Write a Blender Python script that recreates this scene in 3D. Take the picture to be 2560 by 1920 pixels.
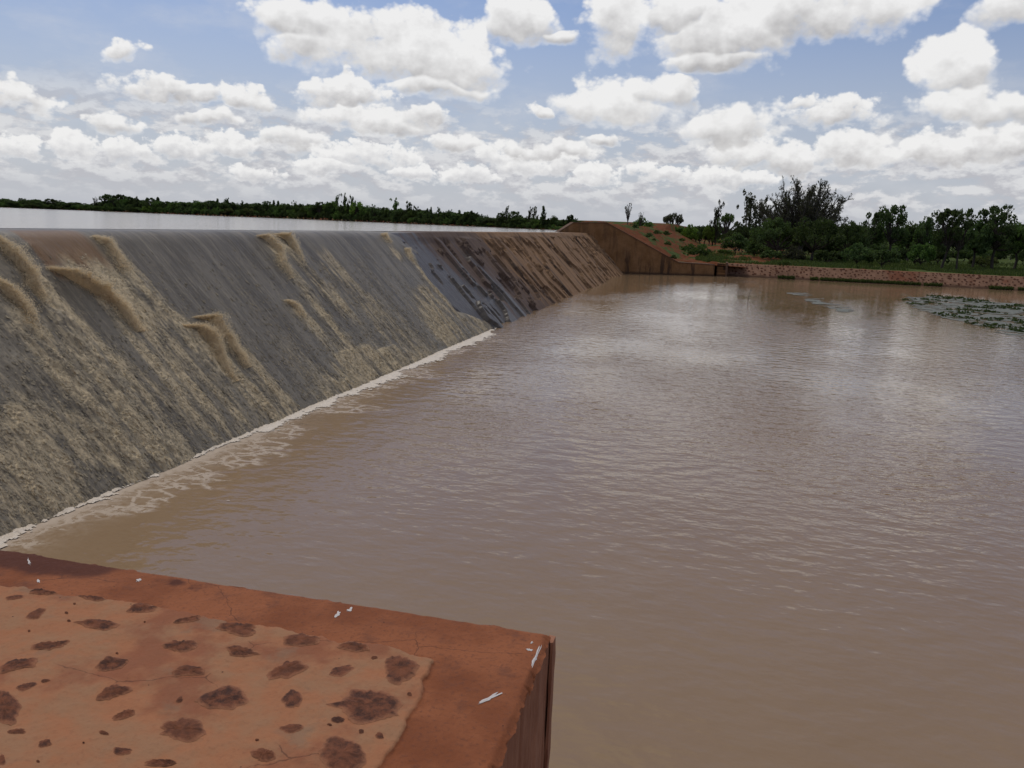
import bpy, math, random
import numpy as np
from mathutils import Matrix, Vector

for o in list(bpy.data.objects):
    bpy.data.objects.remove(o)
SC = bpy.context.scene
COL = SC.collection
R = math.radians

# ------------------------------------------------------------------ camera
# Frame: +Y runs along the spillway crest away from the camera, +X downstream, lower pool at z = 0.
CH = 4.0                                   # camera height over the lower pool
FPX, W0, H0 = 2050.0, 2560, 1920
VP = (1793.0, 584.5)                       # where the crest line vanishes
K = 0.0387                                 # tilt of the horizon
roll = math.atan(K); cr, sr = math.cos(roll), math.sin(roll)
hn = (VP[0]-W0/2)*(-sr) + (VP[1]-H0/2)*cr
pitch = math.atan(-hn/FPX); cp, sp = math.cos(pitch), math.sin(pitch)
_u = (VP[0]-W0/2)*cr + (VP[1]-H0/2)*sr
_yaw = math.atan2(_u, FPX*cp - hn*sp)      # crest direction, to the right of the view axis
cy, sy = math.cos(_yaw), math.sin(_yaw)
CAM = np.array([0.0, 0.0, CH])
FX = np.array([cy, sy, 0.0]); FY = np.array([-sy, cy, 0.0])   # camera right / ahead, level
cam = bpy.data.objects.new('camera', bpy.data.cameras.new('camera'))
COL.objects.link(cam); SC.camera = cam
fwd = FY*cp + np.array([0, 0, -sp]); dwn = -FY*sp + np.array([0, 0, -cp])
rgt = FX*cr - dwn*sr; dn = FX*sr + dwn*cr
M = Matrix(((rgt[0], -dn[0], -fwd[0], 0), (rgt[1], -dn[1], -fwd[1], 0), (rgt[2], -dn[2], -fwd[2], CH), (0, 0, 0, 1)))
cam.matrix_world = M
cam.data.sensor_width = 36; cam.data.lens = 36*FPX/W0
cam.data.clip_start = 0.1; cam.data.clip_end = 20000

def ray(x, y):
    """direction of a photograph pixel"""
    d = fwd*FPX + rgt*(x-W0/2) + dn*(y-H0/2)
    return d/np.linalg.norm(d)
def atz(x, y, z):
    r = ray(x, y); return CAM + r*((z-CH)/r[2])
def atplane(x, y, p, n):
    r = ray(x, y); return CAM + r*(np.dot(np.asarray(p)-CAM, n)/np.dot(r, n))
def hor(x):
    return VP[1] + K*(x-VP[0])
def atdist(x, dist):
    """ground position at a level distance in the direction of photograph column x (on the horizon)"""
    r = ray(x, hor(x)); q = r[:2]/np.linalg.norm(r[:2]); return q*dist

# ------------------------------------------------------------------ render look
SC.view_settings.view_transform = 'Standard'; SC.view_settings.look = 'None'
SC.view_settings.gamma = 1; SC.view_settings.use_curve_mapping = False
SC.view_settings.exposure = 0.0
SC.render.engine = 'CYCLES'
SC.cycles.max_bounces = 6; SC.cycles.diffuse_bounces = 3; SC.cycles.glossy_bounces = 3
SC.cycles.transparent_max_bounces = 6
SC.cycles.sample_clamp_indirect = 4.0

# ------------------------------------------------------------------ node helper
class E:
    """socket wrapper: arithmetic makes Math nodes"""
    def __init__(s, nt, so): s.nt, s.s = nt, so
    def _m(s, op, *a, clamp=False):
        n = s.nt.nodes.new('ShaderNodeMath'); n.operation = op; n.use_clamp = clamp
        for i, v in enumerate(a):
            if isinstance(v, E): s.nt.links.new(v.s, n.inputs[i])
            else: n.inputs[i].default_value = v
        return E(s.nt, n.outputs[0])
    def __add__(s, o): return s._m('ADD', s, o)
    __radd__ = __add__
    def __sub__(s, o): return s._m('SUBTRACT', s, o)
    def __rsub__(s, o): return s._m('SUBTRACT', o, s)
    def __mul__(s, o): return s._m('MULTIPLY', s, o)
    __rmul__ = __mul__
    def __truediv__(s, o): return s._m('DIVIDE', s, o)
    def max(s, o): return s._m('MAXIMUM', s, o)
    def min(s, o): return s._m('MINIMUM', s, o)
    def gt(s, o): return s._m('GREATER_THAN', s, o)
    def mad(s, a, b): return s._m('MULTIPLY_ADD', s, a, b)
    def clamp(s): return s._m('ADD', s, 0.0, clamp=True)
    def pow(s, o): return s._m('POWER', s, o)
    def sstep(s, a, b):
        n = s.nt.nodes.new('ShaderNodeMapRange'); n.interpolation_type = 'SMOOTHSTEP'
        s.nt.links.new(s.s, n.inputs[0])
        for i, v in ((1, a), (2, b)):
            if isinstance(v, E): s.nt.links.new(v.s, n.inputs[i])
            else: n.inputs[i].default_value = v
        return E(s.nt, n.outputs[0])

def nd(nt, typ, ins=None, out=0, **props):
    n = nt.nodes.new(typ)
    for k, v in props.items(): setattr(n, k, v)
    for k, v in (ins or {}).items():
        if isinstance(v, E): nt.links.new(v.s, n.inputs[k])
        else: n.inputs[k].default_value = v
    return E(nt, n.outputs[out])
def c4(c): return (c[0], c[1], c[2], 1.0)
def mixc(nt, f, a, b, blend='MIX'):
    n = nt.nodes.new('ShaderNodeMix'); n.data_type = 'RGBA'; n.blend_type = blend
    for i, v in ((0, f), (6, a), (7, b)):
        if isinstance(v, E): nt.links.new(v.s, n.inputs[i])
        else: n.inputs[i].default_value = v if i == 0 else c4(v)
    return E(nt, n.outputs[2])
def sepxyz(nt, v):
    n = nt.nodes.new('ShaderNodeSeparateXYZ'); nt.links.new(v.s, n.inputs[0])
    return [E(nt, o) for o in n.outputs]
def comb(nt, x, y, z): return nd(nt, 'ShaderNodeCombineXYZ', {0: x, 1: y, 2: z})
def mapv(nt, v, scale=(1, 1, 1), loc=(0, 0, 0)):
    return nd(nt, 'ShaderNodeMapping', {'Vector': v, 'Scale': scale, 'Location': loc})
def noise(nt, v, scale, detail=4, rough=0.5, out=0, dist=0.0):
    return nd(nt, 'ShaderNodeTexNoise', {'Vector': v, 'Scale': scale, 'Detail': detail, 'Roughness': rough, 'Distortion': dist}, out)
def vor(nt, v, scale, detail=0, rough=0.5, feature='F1', out=0, rnd=1.0):
    return nd(nt, 'ShaderNodeTexVoronoi', {'Vector': v, 'Scale': scale, 'Detail': detail, 'Roughness': rough, 'Randomness': rnd}, out, feature=feature)
def attr(nt, name, out=2): return nd(nt, 'ShaderNodeAttribute', {}, out, attribute_name=name)

# ------------------------------------------------------------------ sky with cumulus, and the sun
SUN_EL, SUN_AZ = 58.0, -38.0               # degrees; azimuth measured from +Y towards +X: ahead and to the left
SKY_STRENGTH = 0.10
world = bpy.data.worlds.new('World'); SC.world = world; world.use_nodes = True
nt = world.node_tree; nt.nodes.clear()
sky = nd(nt, 'ShaderNodeTexSky', sky_type='NISHITA', sun_disc=False, sun_elevation=R(SUN_EL), sun_rotation=R(SUN_AZ),
         air_density=1.0, dust_density=1.6, ozone_density=1.0)
dirv = nd(nt, 'ShaderNodeTexCoord', out=0)
dx, dy, dz = sepxyz(nt, dirv)
az = dx._m('ARCTAN2', dx, dy); el = dz._m('ARCSINE', dz)
azel = comb(nt, az, el, 0.0)
def noise2(nt, v, scale, detail, rough, out=0):
    return nd(nt, 'ShaderNodeTexNoise', {'Vector': v, 'Scale': scale, 'Detail': detail, 'Roughness': rough}, out, noise_dimensions='2D')
# cumulus: (centre x, centre y, half width, height above centre, depth below) read off the photograph, turned into azimuth / elevation
S = 2560/2212
BIG = [(650,48,115,46,40),(800,105,190,92,70),(965,135,125,92,70),(930,185,130,30,30),(1120,50,80,70,55),(1215,85,50,16,18),
       (1340,60,85,90,80),(1580,75,160,110,75),(1450,20,70,60,60),(1800,20,190,90,85),(1930,25,105,70,65),(1560,130,130,30,32),
       (2100,150,105,85,55),(2085,222,140,55,40),(2165,30,70,70,55),(1330,235,150,78,42),(1430,205,80,50,40),(1570,285,110,65,45),
       (2160,235,90,50,40)]
MID = [(1160,238,36,30,22),(1800,255,120,45,30),(1720,235,50,22,18),(745,200,112,34,36),(800,258,165,42,34),(900,245,80,30,30),(310,180,85,28,26),(420,200,90,20,22),
       (520,212,85,34,28),(275,112,52,20,22),(30,215,60,48,30),(95,230,45,28,28),(445,258,72,20,22),(245,278,58,30,26),
       (1690,345,90,38,34),(1845,335,88,48,34),(2040,325,110,50,38),(2160,320,90,46,38),(985,318,62,32,26),(1160,328,110,28,26),
       (640,300,92,32,34),(1620,330,120,36,30),(1295,295,36,14,16)]
SMALL = [(30,318,55,36,30),(170,318,75,36,30),(270,330,70,34,30),(380,318,62,32,30),(490,315,80,34,30),(790,340,115,36,26),
         (900,372,60,20,20),(1000,378,80,26,24),(1130,360,80,24,24),(1280,388,58,34,22),(1430,375,85,24,20),(1560,388,85,30,24),
         (690,360,80,22,20),(560,380,70,20,18),(1620,385,70,24,22),(1220,350,50,24,22),(1080,345,60,26,20)]
def cloud_layer(items, nscale, amp, wscale, wamp, seed, grow):
    p = mapv(nt, azel, (1, 1.25, 1), (seed, seed*.37, 0))
    wv = noise2(nt, p, wscale, 3, 0.6, 1)
    wx, wy, wz = sepxyz(nt, wv)
    a2 = (wx-0.5).mad(wamp, az); e2 = (wy-0.5).mad(wamp*0.6, el)
    best = hh = None
    for (x, y, rx, rt, rb) in items:
        d0 = ray(x*S, y*S); d1 = ray((x+rx)*S, y*S); d2 = ray(x*S, (y-rt)*S); d3 = ray(x*S, (y+rb)*S)
        A = lambda d: math.atan2(d[0], d[1])
        L = lambda d: math.asin(d[2])
        ra = (A(d1)-A(d0))*grow; ret = (L(d2)-L(d0))*grow; reb = (L(d0)-L(d3))*grow
        ux = (a2-A(d0))*(1/ra); uy = e2-L(d0)
        up = uy*(1/ret); uq = up.max(uy*(-1/reb))
        v = 1.0-(ux*ux+uq*uq)
        if best is None: best, hh = v, up
        else:
            t = (v-best).sstep(-0.22, 0.22); best = best.max(v); hh = (up-hh).mad(t, hh)
    def puff(de, da):
        q = mapv(nt, azel, (1, 1.3, 1), (seed+da, de+seed, 0))
        f = noise2(nt, q, nscale, 7, 0.58)
        b = nd(nt, 'ShaderNodeTexVoronoi', {'Vector': q, 'Scale': nscale*1.8, 'Detail': 3.0, 'Roughness': 0.6}, 0, voronoi_dimensions='2D')
        return f+(0.45-b)*0.36
    n0 = puff(0, 0); n1 = puff(0.22/nscale, -0.12/nscale)
    F = best.max(-1.2)+(n0-0.46)*amp
    soft = hh.sstep(-0.45, 0.40)
    alpha = F.sstep(-0.20, 0.74-soft*0.50)
    rim = 1.0-F.sstep(0.0, 1.0)
    shade = hh.sstep(0.45, -0.60)*F.sstep(-0.05, 0.55)
    lit = (0.93-shade*0.85+(n0-n1)*1.0+rim*0.16+(noise2(nt, p, wscale*0.7, 2, 0.5)-0.5)*0.5).clamp()
    return alpha, lit
skyg = mixc(nt, (1.0-el.sstep(-0.02, 0.33))*0.86, mixc(nt, 1.0, sky, (0.58, 0.68, 0.88), 'MULTIPLY'), (5.4, 5.6, 6.15))
# rows of small far clouds towards the horizon, and thin wisps above
far = noise2(nt, mapv(nt, azel, (1, 2.3, 1)), 26.0, 7, 0.60)
far2 = noise2(nt, mapv(nt, azel, (1, 2.3, 1), (0.004, 0.018, 0)), 26.0, 5, 0.60)
farp = noise2(nt, mapv(nt, azel, (1, 3.0, 1)), 7.0, 3, 0.5)
fara = ((far+(farp-0.5)*0.6).sstep(0.38, 0.56)*(1.0-el.sstep(0.085, 0.16)))*el.sstep(0.004, 0.05)
col = mixc(nt, fara*0.85, skyg, mixc(nt, (0.45+(far-far2)*4.5).clamp(), (5.0, 5.0, 5.35), (7.3, 7.3, 7.4)))
wisp = noise2(nt, mapv(nt, azel, (1, 2.6, 1)), 5.0, 6, 0.62)
col = mixc(nt, wisp.sstep(0.48, 0.80)*0.34, col, (6.6, 6.7, 7.0))
for items, ns, amp, ws, wa, sd, gr_ in ((SMALL, 34, 1.75, 22, 0.04, 3.1, 1.10), (MID, 20, 1.75, 14, 0.06, 7.7, 1.15), (BIG, 13, 1.75, 9, 0.085, 1.3, 1.15)):
    al, lit = cloud_layer(items, ns, amp, ws, wa, sd, gr_)
    base = (4.6, 4.5, 4.5) if ns < 16 else (4.95, 4.85, 4.9) if ns < 30 else (5.8, 5.8, 6.0)
    col = mixc(nt, al*0.97, col, mixc(nt, lit, base, (8.7, 8.65, 8.6)))
pz_ = dz.max(0.2)
over = noise2(nt, comb(nt, dx/pz_, dy/pz_, 0.0), 1.1, 6, 0.58)         # broken cloud overhead, out of frame
col = mixc(nt, over.sstep(0.40, 0.54)*el.sstep(0.50, 0.72), col, mixc(nt, over.sstep(0.5, 0.72), (7.6, 7.5, 7.4), (4.8, 4.7, 4.7)))
bg = nd(nt, 'ShaderNodeBackground', {0: col, 1: SKY_STRENGTH})
out = nt.nodes.new('ShaderNodeOutputWorld'); nt.links.new(bg.s, out.inputs[0])
world.cycles.sampling_method = 'MANUAL'; world.cycles.sample_map_resolution = 512

sun = bpy.data.objects.new('sun', bpy.data.lights.new('sun', 'SUN')); COL.objects.link(sun)
sun.data.energy = 1.3; sun.data.angle = R(14); sun.data.color = (1.0, 0.94, 0.85)
sd = Vector((math.sin(R(SUN_AZ))*math.cos(R(SUN_EL)), math.cos(R(SUN_AZ))*math.cos(R(SUN_EL)), math.sin(R(SUN_EL))))
sun.rotation_euler = sd.to_track_quat('Z', 'Y').to_euler()
sun.location = (0, 0, 60)

# ------------------------------------------------------------------ mesh helpers
rng = np.random.default_rng(11)
def obj(name, verts, faces, mat, parent=None, attrs=None, smooth=False, faces_np=None, **props):
    me = bpy.data.meshes.new(name)
    v = np.asarray(verts, dtype=np.float32)
    if faces_np is not None:
        fn = np.asarray(faces_np, dtype=np.int32); k = fn.shape[1]
        me.vertices.add(len(v)); me.vertices.foreach_set('co', v.ravel())
        me.loops.add(fn.size); me.loops.foreach_set('vertex_index', fn.ravel())
        me.polygons.add(len(fn)); me.polygons.foreach_set('loop_start', np.arange(0, fn.size, k, dtype=np.int32))
        me.update(calc_edges=True)
    else:
        me.from_pydata([tuple(map(float, p)) for p in v], [], [tuple(f) for f in faces]); me.update()
    for an, av in (attrs or {}).items():
        a = me.attributes.new(an, 'FLOAT', 'POINT'); a.data.foreach_set('value', np.asarray(av, dtype=np.float32).ravel())
    if smooth: me.polygons.foreach_set('use_smooth', np.ones(len(me.polygons), dtype=bool))
    me.materials.append(mat); me.validate()
    o = bpy.data.objects.new(name, me); COL.objects.link(o)
    if parent is not None: o.parent = parent
    for k_, p_ in props.items(): o[k_] = p_
    return o
def empty(name, loc, label, cat, group=None):
    o = bpy.data.objects.new(name, None); COL.objects.link(o); o.location = [float(q) for q in loc]; o.empty_display_size = .3
    o['label'] = label; o['category'] = cat
    if group: o['group'] = group
    return o
def grid_faces(nu, nv):
    i = np.arange(nu-1)[:, None]*nv+np.arange(nv-1)[None, :]
    return np.stack([i, i+nv, i+nv+1, i+1], -1).reshape(-1, 4)
def h2(ix, iy, seed):
    h = (ix.astype(np.int64)*374761393+iy.astype(np.int64)*668265263+seed*1442695041) & 0xffffffff
    h = ((h ^ (h >> 13))*1274126177) & 0xffffffff
    h = ((h ^ (h >> 16))*2246822519) & 0xffffffff
    return ((h ^ (h >> 15)) & 0xffffff)/float(0xffffff)
def vn(x, y, seed=0):
    x = np.asarray(x, float); y = np.asarray(y, float)
    ix = np.floor(x); iy = np.floor(y); fx = x-ix; fy = y-iy
    fx = fx*fx*fx*(fx*(fx*6-15)+10); fy = fy*fy*fy*(fy*(fy*6-15)+10)
    a = h2(ix, iy, seed); b = h2(ix+1, iy, seed); c = h2(ix, iy+1, seed); d = h2(ix+1, iy+1, seed)
    return (a*(1-fx)+b*fx)*(1-fy)+(c*(1-fx)+d*fx)*fy
def fbm(x, y, oct=5, gain=0.5, seed=0):
    s = 0; a = 1; t = 0
    for o in range(oct):
        s = s+a*vn(x*2**o+17.3*o, y*2**o-9.1*o, seed+o); t += a; a *= gain
    return s/t
def sst(x, a, b):
    t = np.clip((x-a)/(b-a), 0, 1); return t*t*(3-2*t)
def mat(name):
    m = bpy.data.materials.new(name); m.use_nodes = True
    b = m.node_tree.nodes['Principled BSDF']
    return m, m.node_tree, b
def setp(nt, b, **k):
    for n_, v in k.items():
        n_ = {'base': 'Base Color', 'rough': 'Roughness', 'normal': 'Normal', 'ior': 'IOR', 'spec': 'Specular IOR Level'}[n_]
        if isinstance(v, E): nt.links.new(v.s, b.inputs[n_])
        else: b.inputs[n_].default_value = c4(v) if n_ == 'Base Color' else v
def bump(nt, h, dist, strength=1.0, nrm=None):
    ins = {'Height': h, 'Distance': dist, 'Strength': strength}
    if nrm is not None: ins['Normal'] = nrm
    return nd(nt, 'ShaderNodeBump', ins)
def objco(nt): return nd(nt, 'ShaderNodeTexCoord', out=3)
def geopos(nt): return nd(nt, 'ShaderNodeNewGeometry', out=0)

# ------------------------------------------------------------------ materials
def m_pool():
    m, nt, b = mat('muddy_pool_water'); p = geopos(nt)
    big = noise(nt, p, 0.09, 3, 0.5); mid = noise(nt, p, 0.5, 3, 0.5)
    px, py, pz = sepxyz(nt, p)
    base = mixc(nt, (mid*0.6+big*0.7-0.15).clamp(), (0.230, 0.150, 0.084), (0.278, 0.187, 0.110))
    # thin web of foam drifting off the foot of the spillway
    d = px+8.25
    fl = mapv(nt, p, (0.85, 1.35, 1)); wob = noise(nt, p, 3.0, 3, 0.6, 1)
    fl2 = nd(nt, 'ShaderNodeMix', {0: 0.10, 4: fl, 5: wob}, 1, data_type='VECTOR')
    cell = vor(nt, fl2, 3.0, 1, 0.5, 'DISTANCE_TO_EDGE')
    patch = noise(nt, mapv(nt, p, (0.35, 0.55, 1)), 1.0, 3, 0.6)
    reach = (patch-0.33)*5.6
    inside = (reach.max(0.18)-d+(mid-0.5)*0.5).sstep(-0.10, 0.30)
    wet = 1.0-py.sstep(27.5, 31.5)
    brk = noise(nt, p, 9.0, 4, 0.65)
    web = ((1.0-cell.sstep(0.02, 0.13))*brk.sstep(0.36, 0.50)).max(brk.sstep(0.54, 0.66)*(1.0-d.sstep(0.15, 0.7)))*inside*wet
    fleck = noise(nt, mapv(nt, p, (1.0, 2.6, 1)), 5.5, 4, 0.6).sstep(0.735, 0.76)*(1.0-d.sstep(4.0, 9.5))*wet*0.55
    soft = (1.0-d.sstep(0.0, 1.15))*wet*((brk*0.55+patch*0.45)+(1.0-d.sstep(0.0, 0.5))*0.25).sstep(0.36, 0.70)*0.75
    foam = (web*0.68).max(fleck).max(soft)
    setp(nt, b, base=mixc(nt, foam*0.9, base, (0.56, 0.47, 0.38)), rough=foam*0.5+0.045, ior=1.33)
    amp = noise(nt, mapv(nt, p, (1.0, 0.6, 1)), 0.13, 3, 0.55).sstep(0.38, 0.60)*py.sstep(7.0, 17.0)
    calm = (1.0-px.sstep(2.0, 14.0)*0.62)*(1.0-py.sstep(16.0, 62.0)*0.74)
    w1 = noise(nt, mapv(nt, p, (1.0, 1.35, 1)), 2.3, 2, 0.45)
    w2 = noise(nt, mapv(nt, p, (0.85, 1.5, 1)), 6.5, 2, 0.5)
    w3 = noise(nt, mapv(nt, p, (1, 1.6, 1)), 19.0, 2, 0.5)
    h = w1*0.046*(calm*0.75+0.25)*(amp*0.5+0.5)+w2*(amp*0.80+0.22)*calm*0.0185+w3*(amp*0.85+0.15)*calm*0.0036+foam*0.004
    setp(nt, b, normal=bump(nt, h, 1.0))
    return m
def m_reservoir():
    m, nt, b = mat('reservoir_water'); p = geopos(nt)
    w1 = noise(nt, mapv(nt, p, (1, 1.4, 1)), 1.6, 3, 0.5); w2 = noise(nt, p, 6.0, 2, 0.5)
    setp(nt, b, base=(0.24, 0.18, 0.145), rough=0.10, ior=1.33, normal=bump(nt, w1*0.022+w2*0.006, 1.0))
    return m
def m_sheet():
    """water racing down the dam face; attribute foam carries where it is churned up, curtain the thick brown fall at the lip"""
    m, nt, b = mat('falling_water'); p = geopos(nt); f = attr(nt, 'foam'); cu = attr(nt, 'curtain')
    px, py, pz = sepxyz(nt, p)
    st = noise(nt, mapv(nt, p, (0.30, 2.2, 0.30)), 1.0, 5, 0.6)
    st2 = noise(nt, mapv(nt, p, (1.4, 15.0, 1.4)), 1.0, 4, 0.6)
    fk = noise(nt, mapv(nt, p, (1.9, 9.5, 1.9)), 1.4, 5, 0.66)
    fk2 = noise(nt, mapv(nt, p, (6.0, 24.0, 6.0)), 1.2, 3, 0.65)
    base = mixc(nt, st.sstep(0.35, 0.66), (0.118, 0.102, 0.080), (0.205, 0.178, 0.138))
    base = mixc(nt, st2.sstep(0.48, 0.74)*0.55, base, (0.33, 0.28, 0.205))
    base = mixc(nt, (fk2.sstep(0.56, 0.68)*(0.35+f)).clamp()*0.75, base, (0.40, 0.33, 0.23))
    g = f*1.2+(fk-0.5)*1.7
    base = mixc(nt, g.sstep(0.18, 0.95)*0.92, base, (0.53, 0.425, 0.275))
    base = mixc(nt, (cu*(0.55+st2*0.7)).clamp()*0.9, base, (0.215, 0.125, 0.065))
    setp(nt, b, base=base, rough=f*0.3+0.40, ior=1.33, spec=0.22)
    h = st2*0.016+fk*0.040*(f+0.22)+fk2*0.014*(f+0.3)
    setp(nt, b, normal=bump(nt, h, 1.0, 0.9))
    return m
def m_spray(nm='muddy_spray', ca=(0.50, 0.385, 0.240), cb=(0.90, 0.78, 0.57), trn=0.56):
    m, nt, b = mat(nm); v = attr(nt, 'var')
    c = mixc(nt, v, ca, cb)
    setp(nt, b, base=c, rough=0.7, spec=0.2)
    tr = nd(nt, 'ShaderNodeBsdfTranslucent', {0: c})
    mx = nt.nodes.new('ShaderNodeMixShader'); mx.inputs[0].default_value = trn
    nt.links.new(b.outputs[0], mx.inputs[1]); nt.links.new(tr.s, mx.inputs[2])
    nt.links.new(mx.outputs[0], nt.nodes['Material Output'].inputs[0])
    return m
def m_foam():
    m, nt, b = mat('white_foam'); p = geopos(nt); v = attr(nt, 'var')
    n_ = noise(nt, p, 14, 4, 0.6)
    setp(nt, b, base=mixc(nt, (n_*0.9+v*0.6-0.25).clamp(), (0.42, 0.33, 0.23), (0.68, 0.60, 0.51)), rough=0.55, normal=bump(nt, n_, 0.03))
    return m
def m_dam():
    m, nt, b = mat('stained_dam_face'); p = geopos(nt); lay = attr(nt, 'layer')
    px, py, pz = sepxyz(nt, p)
    st = noise(nt, mapv(nt, p, (0.16, 1.5, 0.16)), 1.0, 6, 0.62)
    st2 = noise(nt, mapv(nt, p, (0.5, 7.0, 0.5)), 1.0, 5, 0.6)
    gr = noise(nt, p, 6.0, 5, 0.6)
    dry = mixc(nt, st2.sstep(0.36, 0.66), (0.200, 0.108, 0.050), (0.320, 0.190, 0.100))
    dry = mixc(nt, st.sstep(0.56, 0.66)*0.85, dry, (0.050, 0.033, 0.026))
    dry = mixc(nt, noise(nt, mapv(nt, p, (0.3, 2.6, 0.3), (5, 2, 0)), 1.0, 5, 0.6).sstep(0.66, 0.70)*0.7, dry, (0.30, 0.27, 0.24))
    maroon = mixc(nt, st2.sstep(0.3, 0.7), (0.080, 0.050, 0.040), (0.150, 0.102, 0.075))
    slate = mixc(nt, (gr*0.3+st2*1.3-0.32).clamp(), (0.062, 0.055, 0.049), (0.165, 0.148, 0.132))
    # damp slate near the water, then brown-maroon, then dry tan; the damp spreads towards the foot
    damp = py+pz*1.55+(st-0.5)*20.0+(st2-0.5)*5.0
    c = mixc(nt, damp.sstep(36.2, 38.2), slate, maroon)
    c = mixc(nt, (py+pz*0.9+(st-0.5)*26.0).sstep(40.5, 46.0), c, dry)
    c = mixc(nt, lay*0.28, c, (0.045, 0.033, 0.028))
    c = mixc(nt, gr.sstep(0.3, 0.8)*0.35, c, (0.09, 0.06, 0.042))
    setp(nt, b, base=c, spec=0.18, rough=(damp.sstep(35, 41)*0.45+0.38), normal=bump(nt, st2*0.02+gr*0.012, 1.0))
    return m
def m_plaster(name, a, c2, dark, streak=True):
    m, nt, b = mat(name); p = geopos(nt)
    n1 = noise(nt, p, 0.9, 6, 0.62); n2 = noise(nt, p, 7, 5, 0.6)
    c = mixc(nt, n1.sstep(0.3, 0.7), a, c2)
    if streak:
        px, py, pz = sepxyz(nt, p)
        s = noise(nt, mapv(nt, p, (1.3, 1.3, 0.22)), 1.0, 5, 0.62)
        c = mixc(nt, s.sstep(0.50, 0.62)*(0.85-pz.sstep(0.6, 2.6)*0.45), c, dark)
        c = mixc(nt, (1.0-pz.sstep(0.05, 0.30))*0.8, c, dark)     # tide stain just above the pool
    c = mixc(nt, n2.sstep(0.55, 0.8)*0.4, c, dark)
    setp(nt, b, base=c, rough=0.85, spec=0.05, normal=bump(nt, n2, 0.03))
    return m
def m_topslab():
    """red mortar of the near wall; pan = 1 on the rubble panel, 0 on the smooth coping"""
    m, nt, b = mat('red_mortar'); p = geopos(nt); pan = attr(nt, 'pan'); stn = attr(nt, 'stain')
    px, py, pz = sepxyz(nt, p)
    n1 = noise(nt, p, 1.7, 5, 0.6); n2 = noise(nt, p, 5.5, 6, 0.62); n3 = noise(nt, p, 38, 5, 0.65); n4 = noise(nt, p, 120, 3, 0.6)
    cop = mixc(nt, n1.sstep(0.35, 0.65), (0.200, 0.060, 0.022), (0.290, 0.098, 0.040))
    cop = mixc(nt, n2.sstep(0.52, 0.72)*0.55, cop, (0.125, 0.048, 0.029))
    mor = mixc(nt, n2.sstep(0.34, 0.66), (0.350, 0.145, 0.068), (0.315, 0.162, 0.085))
    mor = mixc(nt, n1.sstep(0.50, 0.64)*0.75, mor, (0.235, 0.078, 0.038))
    mor = mixc(nt, noise(nt, mapv(nt, p, (2, 2, 2), (4, 1, 0)), 1.4, 5, 0.6).sstep(0.58, 0.68)*0.5, mor, (0.225, 0.140, 0.088))
    c = mixc(nt, pan.sstep(0.25, 0.75), cop, mor)
    c = mixc(nt, stn*0.88, c, (0.072, 0.021, 0.013))
    c = mixc(nt, vor(nt, p, 9.0, 0, 0.5, 'F1').sstep(0.055, 0.035)*n2.sstep(0.45, 0.5), c, (0.03, 0.014, 0.012))
    ck = vor(nt, nd(nt, 'ShaderNodeMix', {0: 0.12, 4: p, 5: noise(nt, p, 4, 4, 0.6, 1)}, 1, data_type='VECTOR'), 1.3, 0, 0.5, 'DISTANCE_TO_EDGE')
    c = mixc(nt, ck.sstep(0.0055, 0.001)*n1.sstep(0.52, 0.58)*0.55, c, (0.05, 0.020, 0.014))
    c = mixc(nt, n3.sstep(0.50, 0.70)*(0.55-pan*0.36), c, (0.12, 0.044, 0.026))
    c = mixc(nt, n4.sstep(0.60, 0.80)*0.15, c, (0.45, 0.25, 0.16))
    setp(nt, b, base=c, rough=0.88, spec=0.25, normal=bump(nt, n2*0.008+n3*0.0040+n4*0.0012, 1.0))
    return m
def m_side():
    m, nt, b = mat('wall_side'); p = geopos(nt)
    n2 = noise(nt, mapv(nt, p, (4, 4, 1.6)), 1.0, 6, 0.65); n3 = noise(nt, p, 30, 5, 0.6)
    c = mixc(nt, n2.sstep(0.3, 0.7), (0.230, 0.090, 0.046), (0.350, 0.155, 0.085))
    c = mixc(nt, n3.sstep(0.5, 0.8)*0.4, c, (0.24, 0.10, 0.055))
    setp(nt, b, base=c, rough=0.9, normal=bump(nt, n2*0.01+n3*0.004, 1.0))
    return m
def m_stone(name='laterite_stone', k=1.0):
    m, nt, b = mat(name); p = geopos(nt); v = attr(nt, 'var')
    n1 = noise(nt, p, 13, 6, 0.70); n2 = noise(nt, p, 45, 5, 0.65)
    c = mixc(nt, n1.sstep(0.36, 0.64), (0.056*k, 0.027*k, 0.021*k), (0.205*k, 0.076*k, 0.041*k))
    c = mixc(nt, v*0.7, c, (0.175*k, 0.064*k, 0.032*k))
    c = mixc(nt, (attr(nt, 'edge')*1.6+(n1-0.5)*1.6+(n2-.5)*.8-0.62).clamp(), c, (0.310, 0.135, 0.072))   # mortar smeared over the rim
    c = mixc(nt, n2.sstep(0.58, 0.74)*0.5, c, (0.23*k, 0.10*k, 0.055*k))
    setp(nt, b, base=c, rough=0.92, spec=0.2, normal=bump(nt, n1*0.012+n2*0.006, 1.0))
    return m
def m_simple(name, c1, c2, scale=20, rough=0.8):
    m, nt, b = mat(name); p = geopos(nt)
    setp(nt, b, base=mixc(nt, noise(nt, p, scale, 4, 0.6), c1, c2), rough=rough)
    return m
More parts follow.
